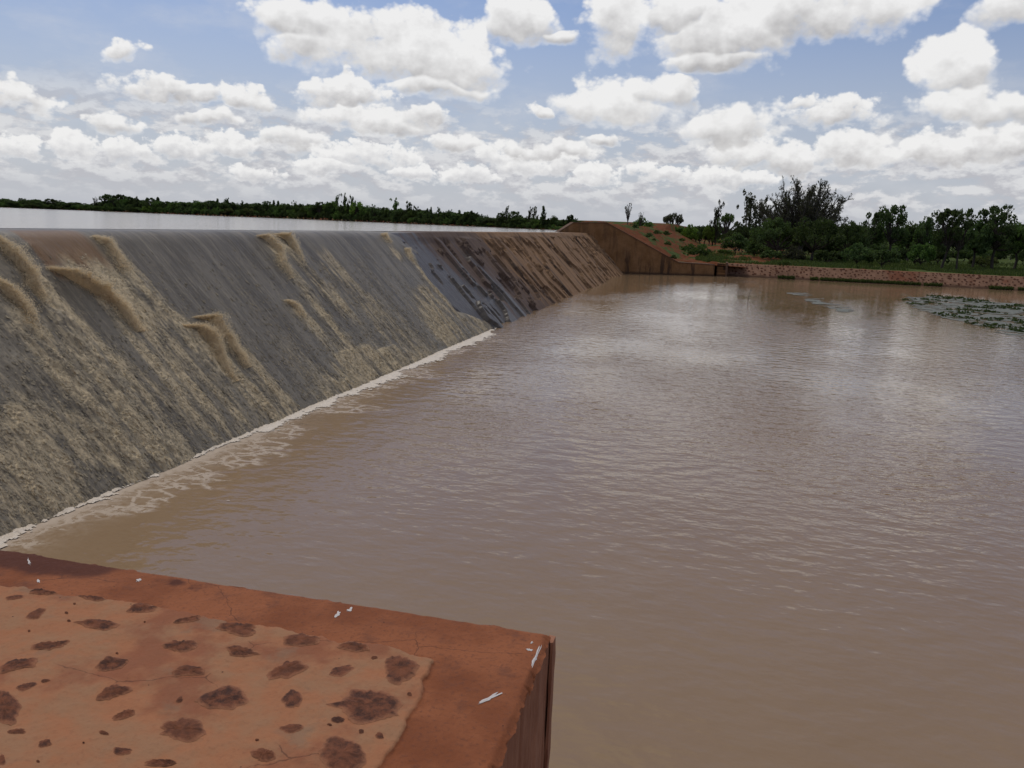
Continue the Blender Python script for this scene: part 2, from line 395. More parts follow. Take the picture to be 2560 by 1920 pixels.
def m_perre():
    m, nt, b = mat('pink_mortar_revetment'); p = geopos(nt); px, py, pz = sepxyz(nt, p)
    n1 = noise(nt, p, 0.28, 4, 0.6); n2 = noise(nt, p, 2.2, 5, 0.62)
    c = mixc(nt, n2.sstep(0.3, 0.7), (0.220, 0.120, 0.075), (0.300, 0.172, 0.112))
    c = mixc(nt, n1.sstep(0.54, 0.64)*0.75, c, (0.200, 0.070, 0.038))
    c = mixc(nt, (1.0-(pz+(n2-0.5)*0.5).sstep(0.10, 0.34))*0.85, c, (0.080, 0.047, 0.031))   # wet, silty foot
    setp(nt, b, base=c, rough=0.9, spec=0.05, normal=bump(nt, n2, 0.04))
    return m
def m_ground():
    m, nt, b = mat('red_earth_and_grass'); p = geopos(nt); px, py, pz = sepxyz(nt, p)
    n1 = noise(nt, mapv(nt, p, (0.55, 0.16, 0.5)), 1.0, 6, 0.62); n2 = noise(nt, p, 1.5, 6, 0.65); n3 = noise(nt, p, 0.05, 4, 0.6)
    red = mixc(nt, n2.sstep(0.3, 0.7), (0.105, 0.035, 0.015), (0.170, 0.062, 0.028))
    grs = mixc(nt, n2.sstep(0.3, 0.7), (0.038, 0.055, 0.015), (0.082, 0.105, 0.032))
    mask = (n1+(n3-0.5)*0.6+px.sstep(4.0, 26.0)*0.28).sstep(0.49, 0.57)
    c = mixc(nt, mask, red, grs)
    setp(nt, b, base=c, rough=0.95, spec=0.03, normal=bump(nt, n2, 0.08))
    return m
def m_leaf(name, a, b2, spec=0.06):
    m, nt, b = mat(name); v = attr(nt, 'var')
    inf = nd(nt, 'ShaderNodeObjectInfo', out=5)
    c = mixc(nt, v, a, b2)
    hs = nd(nt, 'ShaderNodeHueSaturation', {'Color': c, 'Value': inf*0.7+0.65, 'Hue': inf*0.03+0.485})
    setp(nt, b, base=hs, rough=0.65, spec=spec)
    tr = nd(nt, 'ShaderNodeBsdfTranslucent', {0: mixc(nt, 1.0, hs, (1.5, 1.7, 0.9), 'MULTIPLY')})
    mx = nt.nodes.new('ShaderNodeMixShader'); mx.inputs[0].default_value = 0.30
    nt.links.new(b.outputs[0], mx.inputs[1]); nt.links.new(tr.s, mx.inputs[2])
    nt.links.new(mx.outputs[0], nt.nodes['Material Output'].inputs[0])
    return m
def m_bark(name, a, c2):
    return m_simple(name, a, c2, 6, 0.9)

MP = m_pool(); MR = m_reservoir(); MS = m_sheet(); MSP = m_spray(); MF = m_foam(); MD = m_dam()
MEND = m_plaster('brown_wall_plaster', (0.180, 0.092, 0.040), (0.265, 0.145, 0.070), (0.055, 0.034, 0.025))
MCOP = m_plaster('grey_brown_coping', (0.125, 0.076, 0.051), (0.170, 0.108, 0.076), (0.10, 0.062, 0.046), streak=False)
MTOP = m_topslab(); MSIDE = m_side(); MST = m_stone(); MST2 = m_stone('revetment_stone', 0.8)
MWHITE = m_simple('white_droppings', (0.40, 0.33, 0.29), (0.70, 0.68, 0.67), 45)
MPER = m_perre(); MG = m_ground()
MBARK = m_bark('dark_bark', (0.028, 0.021, 0.016), (0.055, 0.042, 0.032))
MBARE = m_bark('grey_twigs', (0.060, 0.050, 0.040), (0.110, 0.094, 0.078))
ML = {'dark': m_leaf('dark_leaves', (0.030, 0.048, 0.018), (0.085, 0.115, 0.045)),
      'mid': m_leaf('green_leaves', (0.040, 0.070, 0.020), (0.100, 0.145, 0.044)),
      'light': m_leaf('yellow_green_leaves', (0.075, 0.125, 0.022), (0.160, 0.225, 0.050)),
      'olive': m_leaf('olive_leaves', (0.050, 0.062, 0.022), (0.110, 0.120, 0.050)),
      'grey': m_leaf('grey_green_leaves', (0.046, 0.048, 0.030), (0.095, 0.096, 0.062))}

# ------------------------------------------------------------------ key lines of the place
FOOT = -8.27; CRX, CRZ = -11.72, 3.60; RES = 3.605
A0 = atz(1558, 683.5, 0); A1 = atz(1787, 690.5, 0)       # foot of the far wing wall
wd = A1-A0; wd /= np.linalg.norm(wd); wn = np.array([wd[1], -wd[0], 0.0])   # its direction, and its face towards us
NWZ = 1.5                                                 # top of the near wall
C0 = atz(1383, 1580, NWZ); NWY = C0[1]; NWX = C0[0]
PY = 83.0                                                 # foot of the stone revetment on the right bank
DRY = 38.5                                                # about where the overflow stops

# ------------------------------------------------------------------ ground, one sheet to the horizon
def shore_y(x):
    """far shore of the reservoir: distance by direction"""
    return None
SH_PX = np.array([-900, 0, 300, 533, 680, 1080, 1390, 1480]); SH_D = np.array([420, 310, 322, 265, 288, 182, 150, 140])
SHORE = np.array([atdist(x, d) for x, d in zip(SH_PX, SH_D)])   # points, left to right
def shore_dist(X, Y):
    a = np.degrees(np.arctan2(X, Y)); sa = np.degrees(np.arctan2(SHORE[:, 0], SHORE[:, 1]))
    return np.interp(a, sa, SH_D, left=450, right=138)
xs = np.unique(np.concatenate([np.linspace(-60, 90, 151), -60-np.geomspace(1, 6000, 70), 90+np.geomspace(1, 6000, 50)]))
ys = np.unique(np.concatenate([np.linspace(-30, 200, 231), -30-np.geomspace(1, 3000, 25), 200+np.geomspace(1, 6000, 70)]))
X, Y = np.meshgrid(xs, ys, indexing='ij')
D = np.hypot(X, Y)
land = 1.17+(fbm(X*.15, Y*.15, 4, seed=3)-.5)*.3+sst(Y, 120, 400)*1.0
upl = 3.72+(fbm(X*.02, Y*.02, 3, seed=5)-.5)*.2+2.2*sst(D-shore_dist(X, Y), 14, 55)
Z = np.where(X < -9.5, np.where(D > shore_dist(X, Y)+1, upl, 1.0), land)
Z = np.where((X >= -9.5) & (Y < PY+2.2) & (Y > -2), -1.6, Z)
Z = np.where((X >= -9.5) & (Y <= -2), 1.9, Z)
Z = np.where((X >= -9.5) & (Y > 150), np.maximum(Z, land), Z)
obj('ground', np.stack([X, Y, Z], -1).reshape(-1, 3), None, MG, faces_np=grid_faces(len(xs), len(ys)), smooth=True, kind='structure')

# embankment running on beyond the far wing wall
prof = [(-17.5, 2.6), (-14.7, 3.55), (-13.0, 4.62), (-10.1, 4.60), (-3.3, 1.20), (-1.0, 1.12), (3.0, 1.0)]
ey = np.concatenate([np.linspace(0.0, 40, 81), 40+np.geomspace(1, 420, 60)])
px_ = np.concatenate([np.linspace(a[0], b[0], 12, endpoint=False) for a, b in zip(prof[:-1], prof[1:])]+[[3.0]])
pz_ = np.interp(px_, [p[0] for p in prof], [p[1] for p in prof])
EX, EY = np.meshgrid(px_, ey, indexing='ij')
wy = A0[1]+(EX-A0[0])*wd[1]/wd[0]+0.8                      # starts just behind the wing wall's face
wy = np.where(EX > A1[0], A1[1]+0.8, wy)
EZ = np.repeat(pz_[:, None], len(ey), 1)+(fbm(EX*.8, EY*.5, 4, seed=9)-.5)*0.45*sst(EY, 0.6, 5)-0.06
obj('embankment', np.stack([EX, EY+wy, EZ], -1).reshape(-1, 3), None, MG, faces_np=grid_faces(len(px_), len(ey)), smooth=True, kind='structure')

# ------------------------------------------------------------------ water
def plane_grid(name, x0, x1, y0, y1, z, m):
    o = obj(name, [(x0, y0, z), (x1, y0, z), (x1, y1, z), (x0, y1, z)], [(0, 1, 2, 3)], m); o['kind'] = 'structure'; return o
plane_grid('pool_water', FOOT-0.6, 140, -1.5, PY+2.0, 0.0, MP)
XU = float(CRX-1.0)
rv = [(XU, -60, RES)]+[(XU, 76, RES), (-14.5, 76.5, RES), (-14.5, 480, RES), (-900, 700, RES), (-900, -60, RES)]
o = obj('reservoir_water', rv, [tuple(range(len(rv)))], MR); o['kind'] = 'structure'

# ------------------------------------------------------------------ the spillway dam: its face, with peeling layers at the dry end
SL = np.array([CRX, CRZ]); SF = np.array([FOOT, 0.0]); sdir = (SF-SL)/np.linalg.norm(SF-SL); snor = np.array([-sdir[1], sdir[0]])
SLEN = float(np.linalg.norm(SF-SL))
def face_pt(x, y):
    """photograph pixel on the dam face -> (Y, distance below the crest)"""
    q = atplane(x, y, (CRX, 0, CRZ), (snor[0], 0, snor[1])); return q[1], float(np.dot(np.array([q[0], q[2]])-SL, sdir))
dam = empty('spillway_dam', (CRX, 40, 0), 'long concrete overflow dam whose sloping stained face runs away beside the muddy pool', 'dam')
def local(P, root): return np.asarray(P, float)-np.array(root.location)
ty = np.concatenate([np.linspace(4.0, 24, 60, endpoint=False), np.linspace(24, 81.5, 1150)])
tv = np.concatenate([[-1.3, -0.02], np.linspace(0.0, SLEN+0.7, 170)])
TY, TV = np.meshgrid(ty, tv, indexing='ij')
pl1 = fbm(TY*0.42, TV*0.30+3, 3, seed=21)+0.16*(fbm(TY*2.2, TV*0.9, 4, .6, seed=22)-.5)
pl2 = fbm(TY*0.7+40, TV*0.22+8, 3, seed=31)+0.14*(fbm(TY*3, TV*1.4, 4, .6, seed=32)-.5)
dr = sst(TY, 27.5, 32)*sst(TV, 0.2, 0.6)
lay = (sst(pl1, .55, .56)*0.15+sst(pl2, .60, .61)*0.12+sst(pl2, .36, .365)*0.09)*dr
edge = np.abs(np.gradient(lay, axis=0))+np.abs(np.gradient(lay, axis=1)); edge = np.clip(edge/0.02, 0, 1)
off = lay-0.14*dr-0.05*(1-sst(TY, 29, 33))+(fbm(TY*3, TV*3, 3, seed=6)-.5)*.015
bx = SL[0]+sdir[0]*np.maximum(TV, 0)+snor[0]*off+np.minimum(TV, 0); bz = SL[1]+sdir[1]*np.maximum(TV, 0)+snor[1]*off
bz = np.where(TV < 0, CRZ-0.04*(1-sst(TY, 29, 33))+0.012*sst(TY, 30.5, 35), bz)
obj('dam_face', local(np.stack([bx, TY, bz], -1).reshape(-1, 3), dam), None, MD, dam, {'layer': edge}, faces_np=grid_faces(len(ty), len(tv)), smooth=False)

# ------------------------------------------------------------------ the sheet of overflow
fy = np.geomspace(4.75, 46, 1250)
fv = np.concatenate([[-1.3, -1.0, -.8], np.linspace(-0.62, 0.25, 30, endpoint=False), np.linspace(0.25, SLEN+0.05, 300)])
FYg, FV = np.meshgrid(fy, fv, indexing='ij')
foam = np.zeros_like(FYg); lift = np.zeros_like(FYg)
def stream(pts, w, amt, hgt=0.0, fade=True):
    """a churned-up stream along photograph pixels on the face"""
    global foam, lift
    q = np.array([face_pt(*p) for p in pts]); o = np.argsort(q[:, 1]); q = q[o]
    yc = np.interp(FV, q[:, 1], q[:, 0]); t = (FV-q[0, 1])/max(q[-1, 1]-q[0, 1], .01)
    ww = w*(0.45+0.75*np.clip(t, 0, 1))*(0.7+0.6*fbm(FYg*0.0+FV*2.2, FYg*1.5, 3, seed=int(pts[0][0])+5))
    g = np.exp(-((FYg-yc)/ww)**2)*sst(t, -0.04, 0.12)*(1-sst(t, .75, 1.25) if fade else (t < 3))
    g = g*(0.55+0.9*fbm(FYg*7, FV*2.0, 4, seed=int(pts[0][0])))
    foam = np.maximum(foam, g*amt); lift = np.maximum(lift, g*hgt)
STREAMS = [
    ([(0, 618), (58, 690), (150, 810), (300, 1010), (420, 1160)], .55, 1.0, .10),
    ([(0, 722), (72, 815), (190, 980), (330, 1170)], .55, .95, .10),
    ([(0, 850), (120, 1050), (200, 1200)], .5, .6, .04),
    ([(0, 980), (60, 1120), (110, 1240)], .55, .75, .04),
    ([(50, 585), (60, 600), (150, 640), (200, 680)], .5, .45, .02),
    ([(225, 579), (300, 660), (345, 715), (445, 820), (520, 915), (580, 1010)], .34, .9, .06),
    ([(140, 592), (240, 680), (420, 900), (520, 1060)], 1.0, .55, .03),
    ([(116, 670), (275, 735), (347, 815), (450, 960), (520, 1050)], .40, .8, .03),
    ([(445, 815), (541, 887), (640, 1000), (700, 1060)], .40, .9, .05),
    ([(486, 789), (587, 878), (700, 1020)], .40, .8, .05),
    ([(645, 597), (727, 682), (850, 850), (900, 930)], .42, .85, .06),
    ([(684, 591), (758, 663), (860, 780)], .35, .7, .05),
    ([(711, 756), (758, 791), (830, 870)], .35, .55, .02),
    ([(850, 856), (880, 900), (915, 950)], 1.9, 1.0, .06),
    ([(935, 858), (985, 900), (1000, 915)], 2.0, .8, .05),
    ([(1040, 700), (1090, 780), (1130, 835)], 1.6, .75, .03),
    ([(1010, 625), (1080, 720), (1190, 830)], .7, .7, .02),
    ([(957, 588), (990, 640)], .4, .8, .03),
    ([(780, 600), (900, 760), (980, 870)], 1.2, .35, .0),
]
for s_ in STREAMS: stream(*s_)
low = sst(FV, 0.4, SLEN)*(1-sst(FYg, 30, 46)*.3)
fl = fbm(FYg*4.2, FV*0.75, 5, .55, seed=51); fl2 = fbm(FYg*1.0+9, FV*0.22, 4, seed=53)
foam = np.clip(foam*(.45+.9*sst(fl, .38, .62))+low*0.30*sst(fl2, .46, .66)+0.10*sst(fl, .5, .7), 0, 1.0)
# ragged roll-wave scales: steep on the downhill side, short across the slope
ph = FV*8.5+fbm(FYg*3.5, FV*1.6, 4, .6, seed=61)*14; saw = (ph-np.floor(ph))
scal = saw**1.8*sst(fbm(FYg*6.5, FV*3.2, 4, .6, seed=63), .45, .66)
rough = (foam*0.8+0.10)*sst(FV, 0.15, 0.9)
disp = 0.05+rough*(0.040*scal+0.055*(fbm(FYg*7, FV*2.8, 5, .6, seed=65)-.45)+.03*(fbm(FYg*22, FV*9, 3, seed=66)-.5))+lift*(0.6+0.8*fbm(FYg*9, FV*4, 3, seed=67))
thin = 1-sst(FYg+(fbm(FYg*.3, FV*.35, 3, seed=69)-.5)*7-FV*0.1, 28.6, 31.4)
disp = disp*thin-0.34*(1-thin)
# over the lip the water bends from level to the slope
tt = np.clip((FV+0.62)/0.87, 0, 1); ang = math.atan2(CRZ, FOOT-CRX)
ds = np.diff(fv, prepend=fv[0]); th = ang*sst((fv+0.62)/0.87, 0.15, 1.0)
lx = np.cumsum(np.cos(th)*ds); lz = -np.cumsum(np.sin(th)*ds)
k0 = np.searchsorted(fv, 0.25)
z_lip = RES-0.045+lz                                   # starts level with the reservoir
vk = (CRZ-z_lip[k0])/-sdir[1]                           # where that meets the plane of the face
ox = (SL[0]+sdir[0]*vk)-lx[k0]
nx = np.sin(th); nz = np.cos(th)
BX = (ox+lx)[None, :]+nx[None, :]*disp; BZ = z_lip[None, :]+nz[None, :]*disp
# blend the upstream edge into the reservoir surface
bl = 1-sst(FV, -0.62, -0.1); BZ = BZ*(1-bl)+(RES-0.012*(1-thin)-0.005)*bl
curt = sst(FYg, *sorted((face_pt(30, 580)[0], face_pt(42, 580)[0])))*(1-sst(FYg, *sorted((face_pt(185, 580)[0], face_pt(215, 580)[0]))))
obj('overflow_water', np.stack([BX, FYg, BZ], -1).reshape(-1, 3), None, MS, None, {'foam': foam, 'curtain': curt*sst(FV, -.5, -.15)*(1-sst(FV+(fbm(FYg*3, FV*.2, 4, seed=59)-.5)*.8, .5, .95))},
    faces_np=grid_faces(len(fy), len(fv)), smooth=True, kind='structure')
def sheet_at(y, v):
    q = SL+sdir*v; return np.array([q[0], y, q[1]])
NRM3 = np.array([snor[0], 0, snor[1]]); DWN3 = np.array([sdir[0], 0, sdir[1]])

fg = np.random.default_rng(77); nf = 260000
yy = np.exp(fg.uniform(math.log(4.8), math.log(38), nf)); vv_ = .35+(SLEN-.30)*fg.random(nf)**.8
iy_ = np.clip(np.searchsorted(fy, yy), 0, len(fy)-1); iv_ = np.clip(np.searchsorted(fv, vv_), 0, len(fv)-1)
fo = foam[iy_, iv_]; th0 = thin[iy_, iv_]
ok = (fg.random(nf) < (.05+.30*fo)*(.35+.65*vv_/SLEN)) & (th0 > .6)
iy_, iv_, fo = iy_[ok], iv_[ok], fo[ok]; nf = len(iy_)
PB = np.stack([BX[iy_, iv_], fy[iy_], BZ[iy_, iv_]], -1)+NRM3*.004+np.array([0, 1, 0])*(fg.random((nf, 1))-.5)*.02
wl = (.010+.022*fg.random((nf, 1))**2)*(.75+.02*fy[iy_][:, None]); ln = wl*(.5+1.1*fg.random((nf, 1))); tl = (.03+.20*fg.random((nf, 1)))
sk = np.array([0, 1, 0])+DWN3*(fg.random((nf, 1))-.5)*.9
fr_ = DWN3*ln+NRM3*ln*tl
V = np.stack([PB-sk*wl*.45-DWN3*ln*.6, PB+sk*wl*.35-DWN3*ln*.7, PB+sk*wl*(.6+.4*fg.random((nf, 1)))+fr_*(.5+.7*fg.random((nf, 1))), PB+fr_*1.25, PB-sk*wl*(.6+.4*fg.random((nf, 1)))+fr_*(.5+.7*fg.random((nf, 1)))], 1).reshape(-1, 3)
MFL = m_spray('broken_water', (0.220, 0.188, 0.140), (0.54, 0.455, 0.320), 0.40)
obj('overflow_water', V, None, MFL, None, {'var': np.repeat(np.clip(fo*1.1+fg.normal(size=nf)*.22+.08, 0, 1), 5)}, faces_np=np.arange(nf*5).reshape(-1, 5), kind='structure')
# ------------------------------------------------------------------ spray thrown up off the face
def flakes(P, size, stretch=None, srng=rng, thin_=.6):
    n = len(P); a = srng.normal(size=(n, 3)); a /= np.linalg.norm(a, axis=1)[:, None]
    b = srng.normal(size=(n, 3)); b -= (b*a).sum(1)[:, None]*a; b /= np.linalg.norm(b, axis=1)[:, None]
    if stretch is not None: a = a*.45+np.asarray(stretch)*1.4
    s = np.asarray(size).reshape(-1, 1)*(0.5+srng.random((n, 1)))
    V = np.stack([P-a*s, P-b*s*thin_, P+a*s, P+b*s*thin_], 1).reshape(-1, 3)
    return V, np.arange(n*4).reshape(-1, 4)
def plume(pts, wid, hgt, n, label, size=0.0095, group=None):
    n = int(n*4.5)
    """a ridge of water thrown off the face: a ragged solid core and a fringe of drops and threads"""
    q = np.array([face_pt(*p) for p in pts]); sd_ = int(abs(pts[0][0]*7+pts[0][1])); srng = np.random.default_rng(sd_)
    root = sheet_at(*q[0]); k = np.linspace(0, 1, len(q))
    def at(t, side, up):
        yc = np.interp(t, k, q[:, 0]); vc = np.interp(t, k, q[:, 1])
        return np.stack([SL[0]+sdir[0]*vc+snor[0]*up, yc+side, SL[1]+sdir[1]*vc+snor[1]*up], -1)
    def prof(t): return np.interp(t, [0, .12, .3, .55, .8, 1.05], [.0, .55, 1, .72, .34, .0])
    nt_, ns_ = 150, 34
    T, Sd = np.meshgrid(np.linspace(0, 1.02, nt_), np.linspace(-1.6, 1.6, ns_), indexing='ij')
    L_ = float(np.linalg.norm(np.diff(q, axis=0), axis=1).sum())
    w_ = wid*(.30+.55*T)*(1-.55*sst(T, .75, 1.05))
    hgt = hgt*.85
    hump = hgt*prof(T)*np.exp(-(Sd*1.15)**2)
    rag = fbm(T*L_*4+3, Sd*1.6, 5, .62, seed=sd_)-.42
    fine = fbm(T*L_*16, Sd*6, 4, .65, seed=sd_+3)-.5
    up = hump*(.46+1.3*rag)+fine*.10*hgt*prof(T)*2*np.exp(-(Sd*.9)**2)+.03-.14*sst(np.abs(Sd), .8, 1.4)-.10*sst(T, .85, 1.02)-.10*(1-sst(T, 0, .16))
    P = at(T, Sd*w_+fine*.08+(fbm(T*L_*3, T*0, 4, .6, seed=sd_+9)-.5)*wid*.9, up)
    V1 = P.reshape(-1, 3); F1 = grid_faces(nt_, ns_)
    v1 = np.clip(.42+rag*.9+fine*.7+.25*np.exp(-(Sd*1.2)**2), 0, 1).ravel()
    t = srng.random(n)**.85; sd = srng.normal(size=n)*.62; r = srng.random(n)
    h_ = hgt*prof(t)*np.exp(-(sd*1.05)**2)*(.6+1.1*(fbm(t*L_*4+3, sd*1.6, 5, .62, seed=sd_)-.42))
    up2 = h_*(.30+.95*r**1.3)+.04+np.abs(srng.normal(size=n))*.03*hgt/.4+srng.exponential(.13, n)*hgt*(srng.random(n) < .5)*prof(t)
    P2 = at(np.clip(t+r**3*.06, 0, 1.1), sd*wid*(.32+.58*t)*(1-.45*sst(t, .75, 1.05))*1.35+(fbm(t*L_*3, t*0, 4, .6, seed=sd_+9)-.5)*wid*.9, up2)
    V2, F2 = flakes(P2, size*(.35+.9*srng.random(n)), DWN3*.18+NRM3*.10, srng)
    k3 = (srng.random(n) < .04) & (r > .45); P3 = P2[k3]; n3_ = int(k3.sum())
    V3, F3 = flakes(P3, .035*(.4+.9*srng.random(n3_)), DWN3*.35+NRM3*.45*srng.random((n3_, 1)), srng, .09)
    V = np.concatenate([V1, V2, V3]); F = np.concatenate([F1, F2+len(V1), F3+len(V1)+len(V2)])
    var = np.concatenate([v1, np.repeat(np.clip(.45+.45*r+srng.normal(size=n)*.10, 0, 1), 4), np.full(n3_*4, .95)])
    o = obj('water_plume', V-root, None, MSP, None, {'var': var}, faces_np=F, smooth=True)
    o.location = root; o['label'] = label; o['category'] = 'plume'; o['group'] = 'plumes of muddy spray on the spillway'
    return o
plume([(-20, 590), (20, 640), (58, 690), (78, 730), (110, 780)], .16, .42, 9000, 'tall tan spray plume at the very left edge of the spillway, the upper of two')
plume([(-25, 690), (20, 745), (52, 785), (72, 820), (120, 890)], .15, .34, 8000, 'orange-tan spray plume low at the left edge, below the tallest plume')
plume([(235, 592), (262, 618), (300, 668), (325, 700)], .22, .24, 5000, 'spray plume breaking just under the crest, right of the brown curtain of water')
plume([(116, 672), (188, 708), (250, 742), (300, 782), (347, 835)], .17, .50, 9000, 'long arched spray plume halfway down, between the left edge and the double plume')
plume([(440, 818), (492, 832), (530, 868), (545, 905), (585, 960)], .19, .42, 8000, 'larger front crest of the double plume low on the spillway')
plume([(482, 796), (521, 806), (555, 845), (587, 890), (615, 925)], .18, .42, 6000, 'smaller rear crest of the double plume low on the spillway')
plume([(640, 592), (661, 600), (692, 632), (702, 660), (730, 700)], .24, .36, 5000, 'left of two spray plumes side by side just below the crest, middle of the dam')
plume([(680, 588), (711, 600), (731, 626), (758, 670)], .22, .34, 4000, 'right of two spray plumes side by side just below the crest, middle of the dam')
plume([(708, 752), (735, 772), (765, 800)], .2, .2, 1600, 'small pale spray plume alone, midway down the slope below the paired plumes')
plume([(952, 586), (960, 594), (972, 612)], .28, .22, 1500, 'tiny spray plume at the crest beside the dark dry end of the dam')
plume([(1010, 622), (1018, 634), (1030, 655)], .3, .2, 1200, 'small spray plume below the crest beside the first dark streak of the dam')

# ------------------------------------------------------------------ foam along the foot: real froth on the pool
gy = np.geomspace(4.8, 31.5, 1500); gw = np.concatenate([np.linspace(-0.35, 0.6, 34, endpoint=False), np.linspace(0.6, 2.4, 40)])
GY, GW = np.meshgrid(gy, gw, indexing='ij')
wid = 0.16+0.62*sst(fbm(GY*0.55, GY*0, 4, .6, seed=71), .30, .75)+0.1*(fbm(GY*5, GY*0, 3, seed=73)-.5)
nz_ = fbm(GY*7, GW*5, 4, .6, seed=75)
h_f = (1-sst(GW, wid*.15, wid*1.25))*0.95+(fbm(GY*15, GW*13, 4, .62, seed=76)-.5)*1.15+(nz_-.5)*.7-0.40
Hf = 0.010+np.clip(h_f, -.2, 1)*0.032*(1-sst(GW, 0.1, .9))*(.6+.8*fbm(GY*14, GW*12, 3, seed=77))
ff = grid_faces(len(gy), len(gw)); keep = h_f.ravel()[ff].mean(1) > 0.06
obj('foam', np.stack([FOOT+GW, GY, np.maximum(Hf, .006)], -1).reshape(-1, 3), None, MF, None, {'var': np.clip(sst(GW, -.1, .25), 0, 1)},
    faces_np=ff[keep], smooth=True, kind='stuff', label='white and tan froth where the overflow meets the pool', category='foam')

# ------------------------------------------------------------------ far wing wall
def wp(x, y): return atplane(x, y, A0, wn)
wing = empty('wing_wall', A0, 'brown plastered wing wall at the far end of the dam, stepping down to the water', 'wall')
topl = [wp(1393, 583), wp(1434, 557), wp(1517, 557.5), wp(1696, 657), wp(1787, 662.5)]
bot = [np.array([p[0], p[1], -0.8]) for p in topl]
th_ = -wn*1.3
V = []; F = []
fr = topl; bk = [p+th_ for p in topl]
V = fr+bot+[p+th_ for p in bot]+bk
n_ = len(fr)
for i in range(n_-1):
    F.append((i, n_+i, n_+i+1, i+1)); F.append((2*n_+i, 3*n_+i, 3*n_+i+1, 2*n_+i+1))
F.append((0, 3*n_, 2*n_, n_)); F.append((n_-1, n_+n_-1, 2*n_+n_-1, 3*n_+n_-1))
obj('wall_body', local(V, wing), F, MEND, wing)
for i in range(n_-1):                                       # coping laid along the top
    pass
cv = []; cf = []
for i, p in enumerate(topl):
    up = np.array([0, 0, .07])
    cv += [p+wn*.05, p+wn*.05+up, p+th_*1.05+up, p+th_*1.05]
for i in range(n_-1):
    a = i*4; b_ = a+4
    cf += [(a, b_, b_+1, a+1), (a+1, b_+1, b_+2, a+2), (a+2, b_+2, b_+3, a+3), (a+3, b_+3, b_, a)]
cf += [(0, 1, 2, 3), (n_*4-4, n_*4-1, n_*4-2, n_*4-3)]
obj('coping', local(cv, wing), cf, MCOP, wing)

# flight of steps where the wing wall meets the revetment
s0 = wp(1790, 690); st = empty('steps', (s0[0], s0[1], 0), 'short flight of masonry steps between the wing wall and the stone revetment', 'steps')
def box(V, F, x0, x1, y0, y1, z0, z1):
    a = len(V)
    V += [(x0, y0, z0), (x1, y0, z0), (x1, y1, z0), (x0, y1, z0), (x0, y0, z1), (x1, y0, z1), (x1, y1, z1), (x0, y1, z1)]
    F += [(a, a+3, a+2, a+1), (a+4, a+5, a+6, a+7), (a, a+1, a+5, a+4), (a+1, a+2, a+6, a+5), (a+2, a+3, a+7, a+6), (a+3, a, a+4, a+7)]
V = []; F = []
for i in range(4): box(V, F, 0.03, 0.83, 0.1+i*.38, 2.2, -0.6 if i == 0 else 0.004+i*.3-.0, 0.3+i*.3)
obj('treads', V, F, MEND, st)
V = []; F = []; box(V, F, -0.0+0.84, 1.02, 0.0, 2.4, -.6, 1.33)
obj('side_wall', V, F, MCOP, st)

# ------------------------------------------------------------------ stone revetment on the right bank
per = empty('stone_revetment', (20, PY, 0), 'long pink mortar revetment studded with dark stones along the right bank', 'revetment')
X0, X1 = s0[0]+1.02, 30.5
RX = np.linspace(X0, 62, 260); RV = np.linspace(-0.5, 1.95, 40)
GX, GV = np.meshgrid(RX, RV, indexing='ij')
RTOP = 1.22
def rev(x, v):
    """distance v up the slope -> y, z"""
    return PY+v*.80-.1, v*.80-.1*0
rz = np.clip(GV*.75, -9, RTOP+0.0); ry = PY+GV*.66
rz = rz+(fbm(GX*.7, GV*.7, 3, seed=81)-.5)*.10
obj('mortar_face', local(np.stack([GX, ry, rz], -1).reshape(-1, 3), per), None, MPER, per, faces_np=grid_faces(len(RX), len(RV)), smooth=True)
V = []; F = []; 
tx = np.linspace(X0, 62, 120); TXg, TG = np.meshgrid(tx, np.linspace(0, 3.5, 10), indexing='ij')
obj('berm', local(np.stack([TXg, PY+1.95*.66-.05+TG, 1.19+(fbm(TXg*.8, TG, 3, seed=83)-.5)*.12+TG*.01], -1).reshape(-1, 3), per), None, MG, per, faces_np=grid_faces(120, 10), smooth=True)
def rock(c, ux, uy, un, r1, r2, h, V, F, var, vv, srng, nseg=14, jag=.25):
    """a flat irregular stone face set in mortar, slightly domed"""
    a = len(V); ang = np.linspace(0, 2*math.pi, nseg, endpoint=False)
    rr = 1+jag*(srng.random(nseg)-.5)*2
    rr = (rr+np.roll(rr, 1)*.5)/1.5
    for ring, (k, hh_) in enumerate(((1.0, -.004), (.92, h), (.5, h*1.15))):
        for i in range(nseg):
            jit = 1+(srng.random()-.5)*.08
            V.append(c+ux*(math.cos(ang[i])*r1*rr[i]*k*jit)+uy*(math.sin(ang[i])*r2*rr[i]*k*jit)+un*hh_*(1 if ring == 0 else .7+.6*srng.random()))
            var.append(vv)
    V.append(c+un*h*1.1); var.append(vv)
    for ring in range(2):
        for i in range(nseg):
            j = (i+1) % nseg; F.append((a+ring*nseg+i, a+ring*nseg+j, a+(ring+1)*nseg+j, a+(ring+1)*nseg+i))
    for i in range(nseg): F.append((a+2*nseg+i, a+2*nseg+(i+1) % nseg, a+3*nseg))
V = []; F = []; var = []; srng = np.random.default_rng(5)
sl_u = np.array([0, .66, .75]); sl_u /= np.linalg.norm(sl_u); sl_n = np.array([0, -.75, .66]); sl_n /= np.linalg.norm(sl_n)
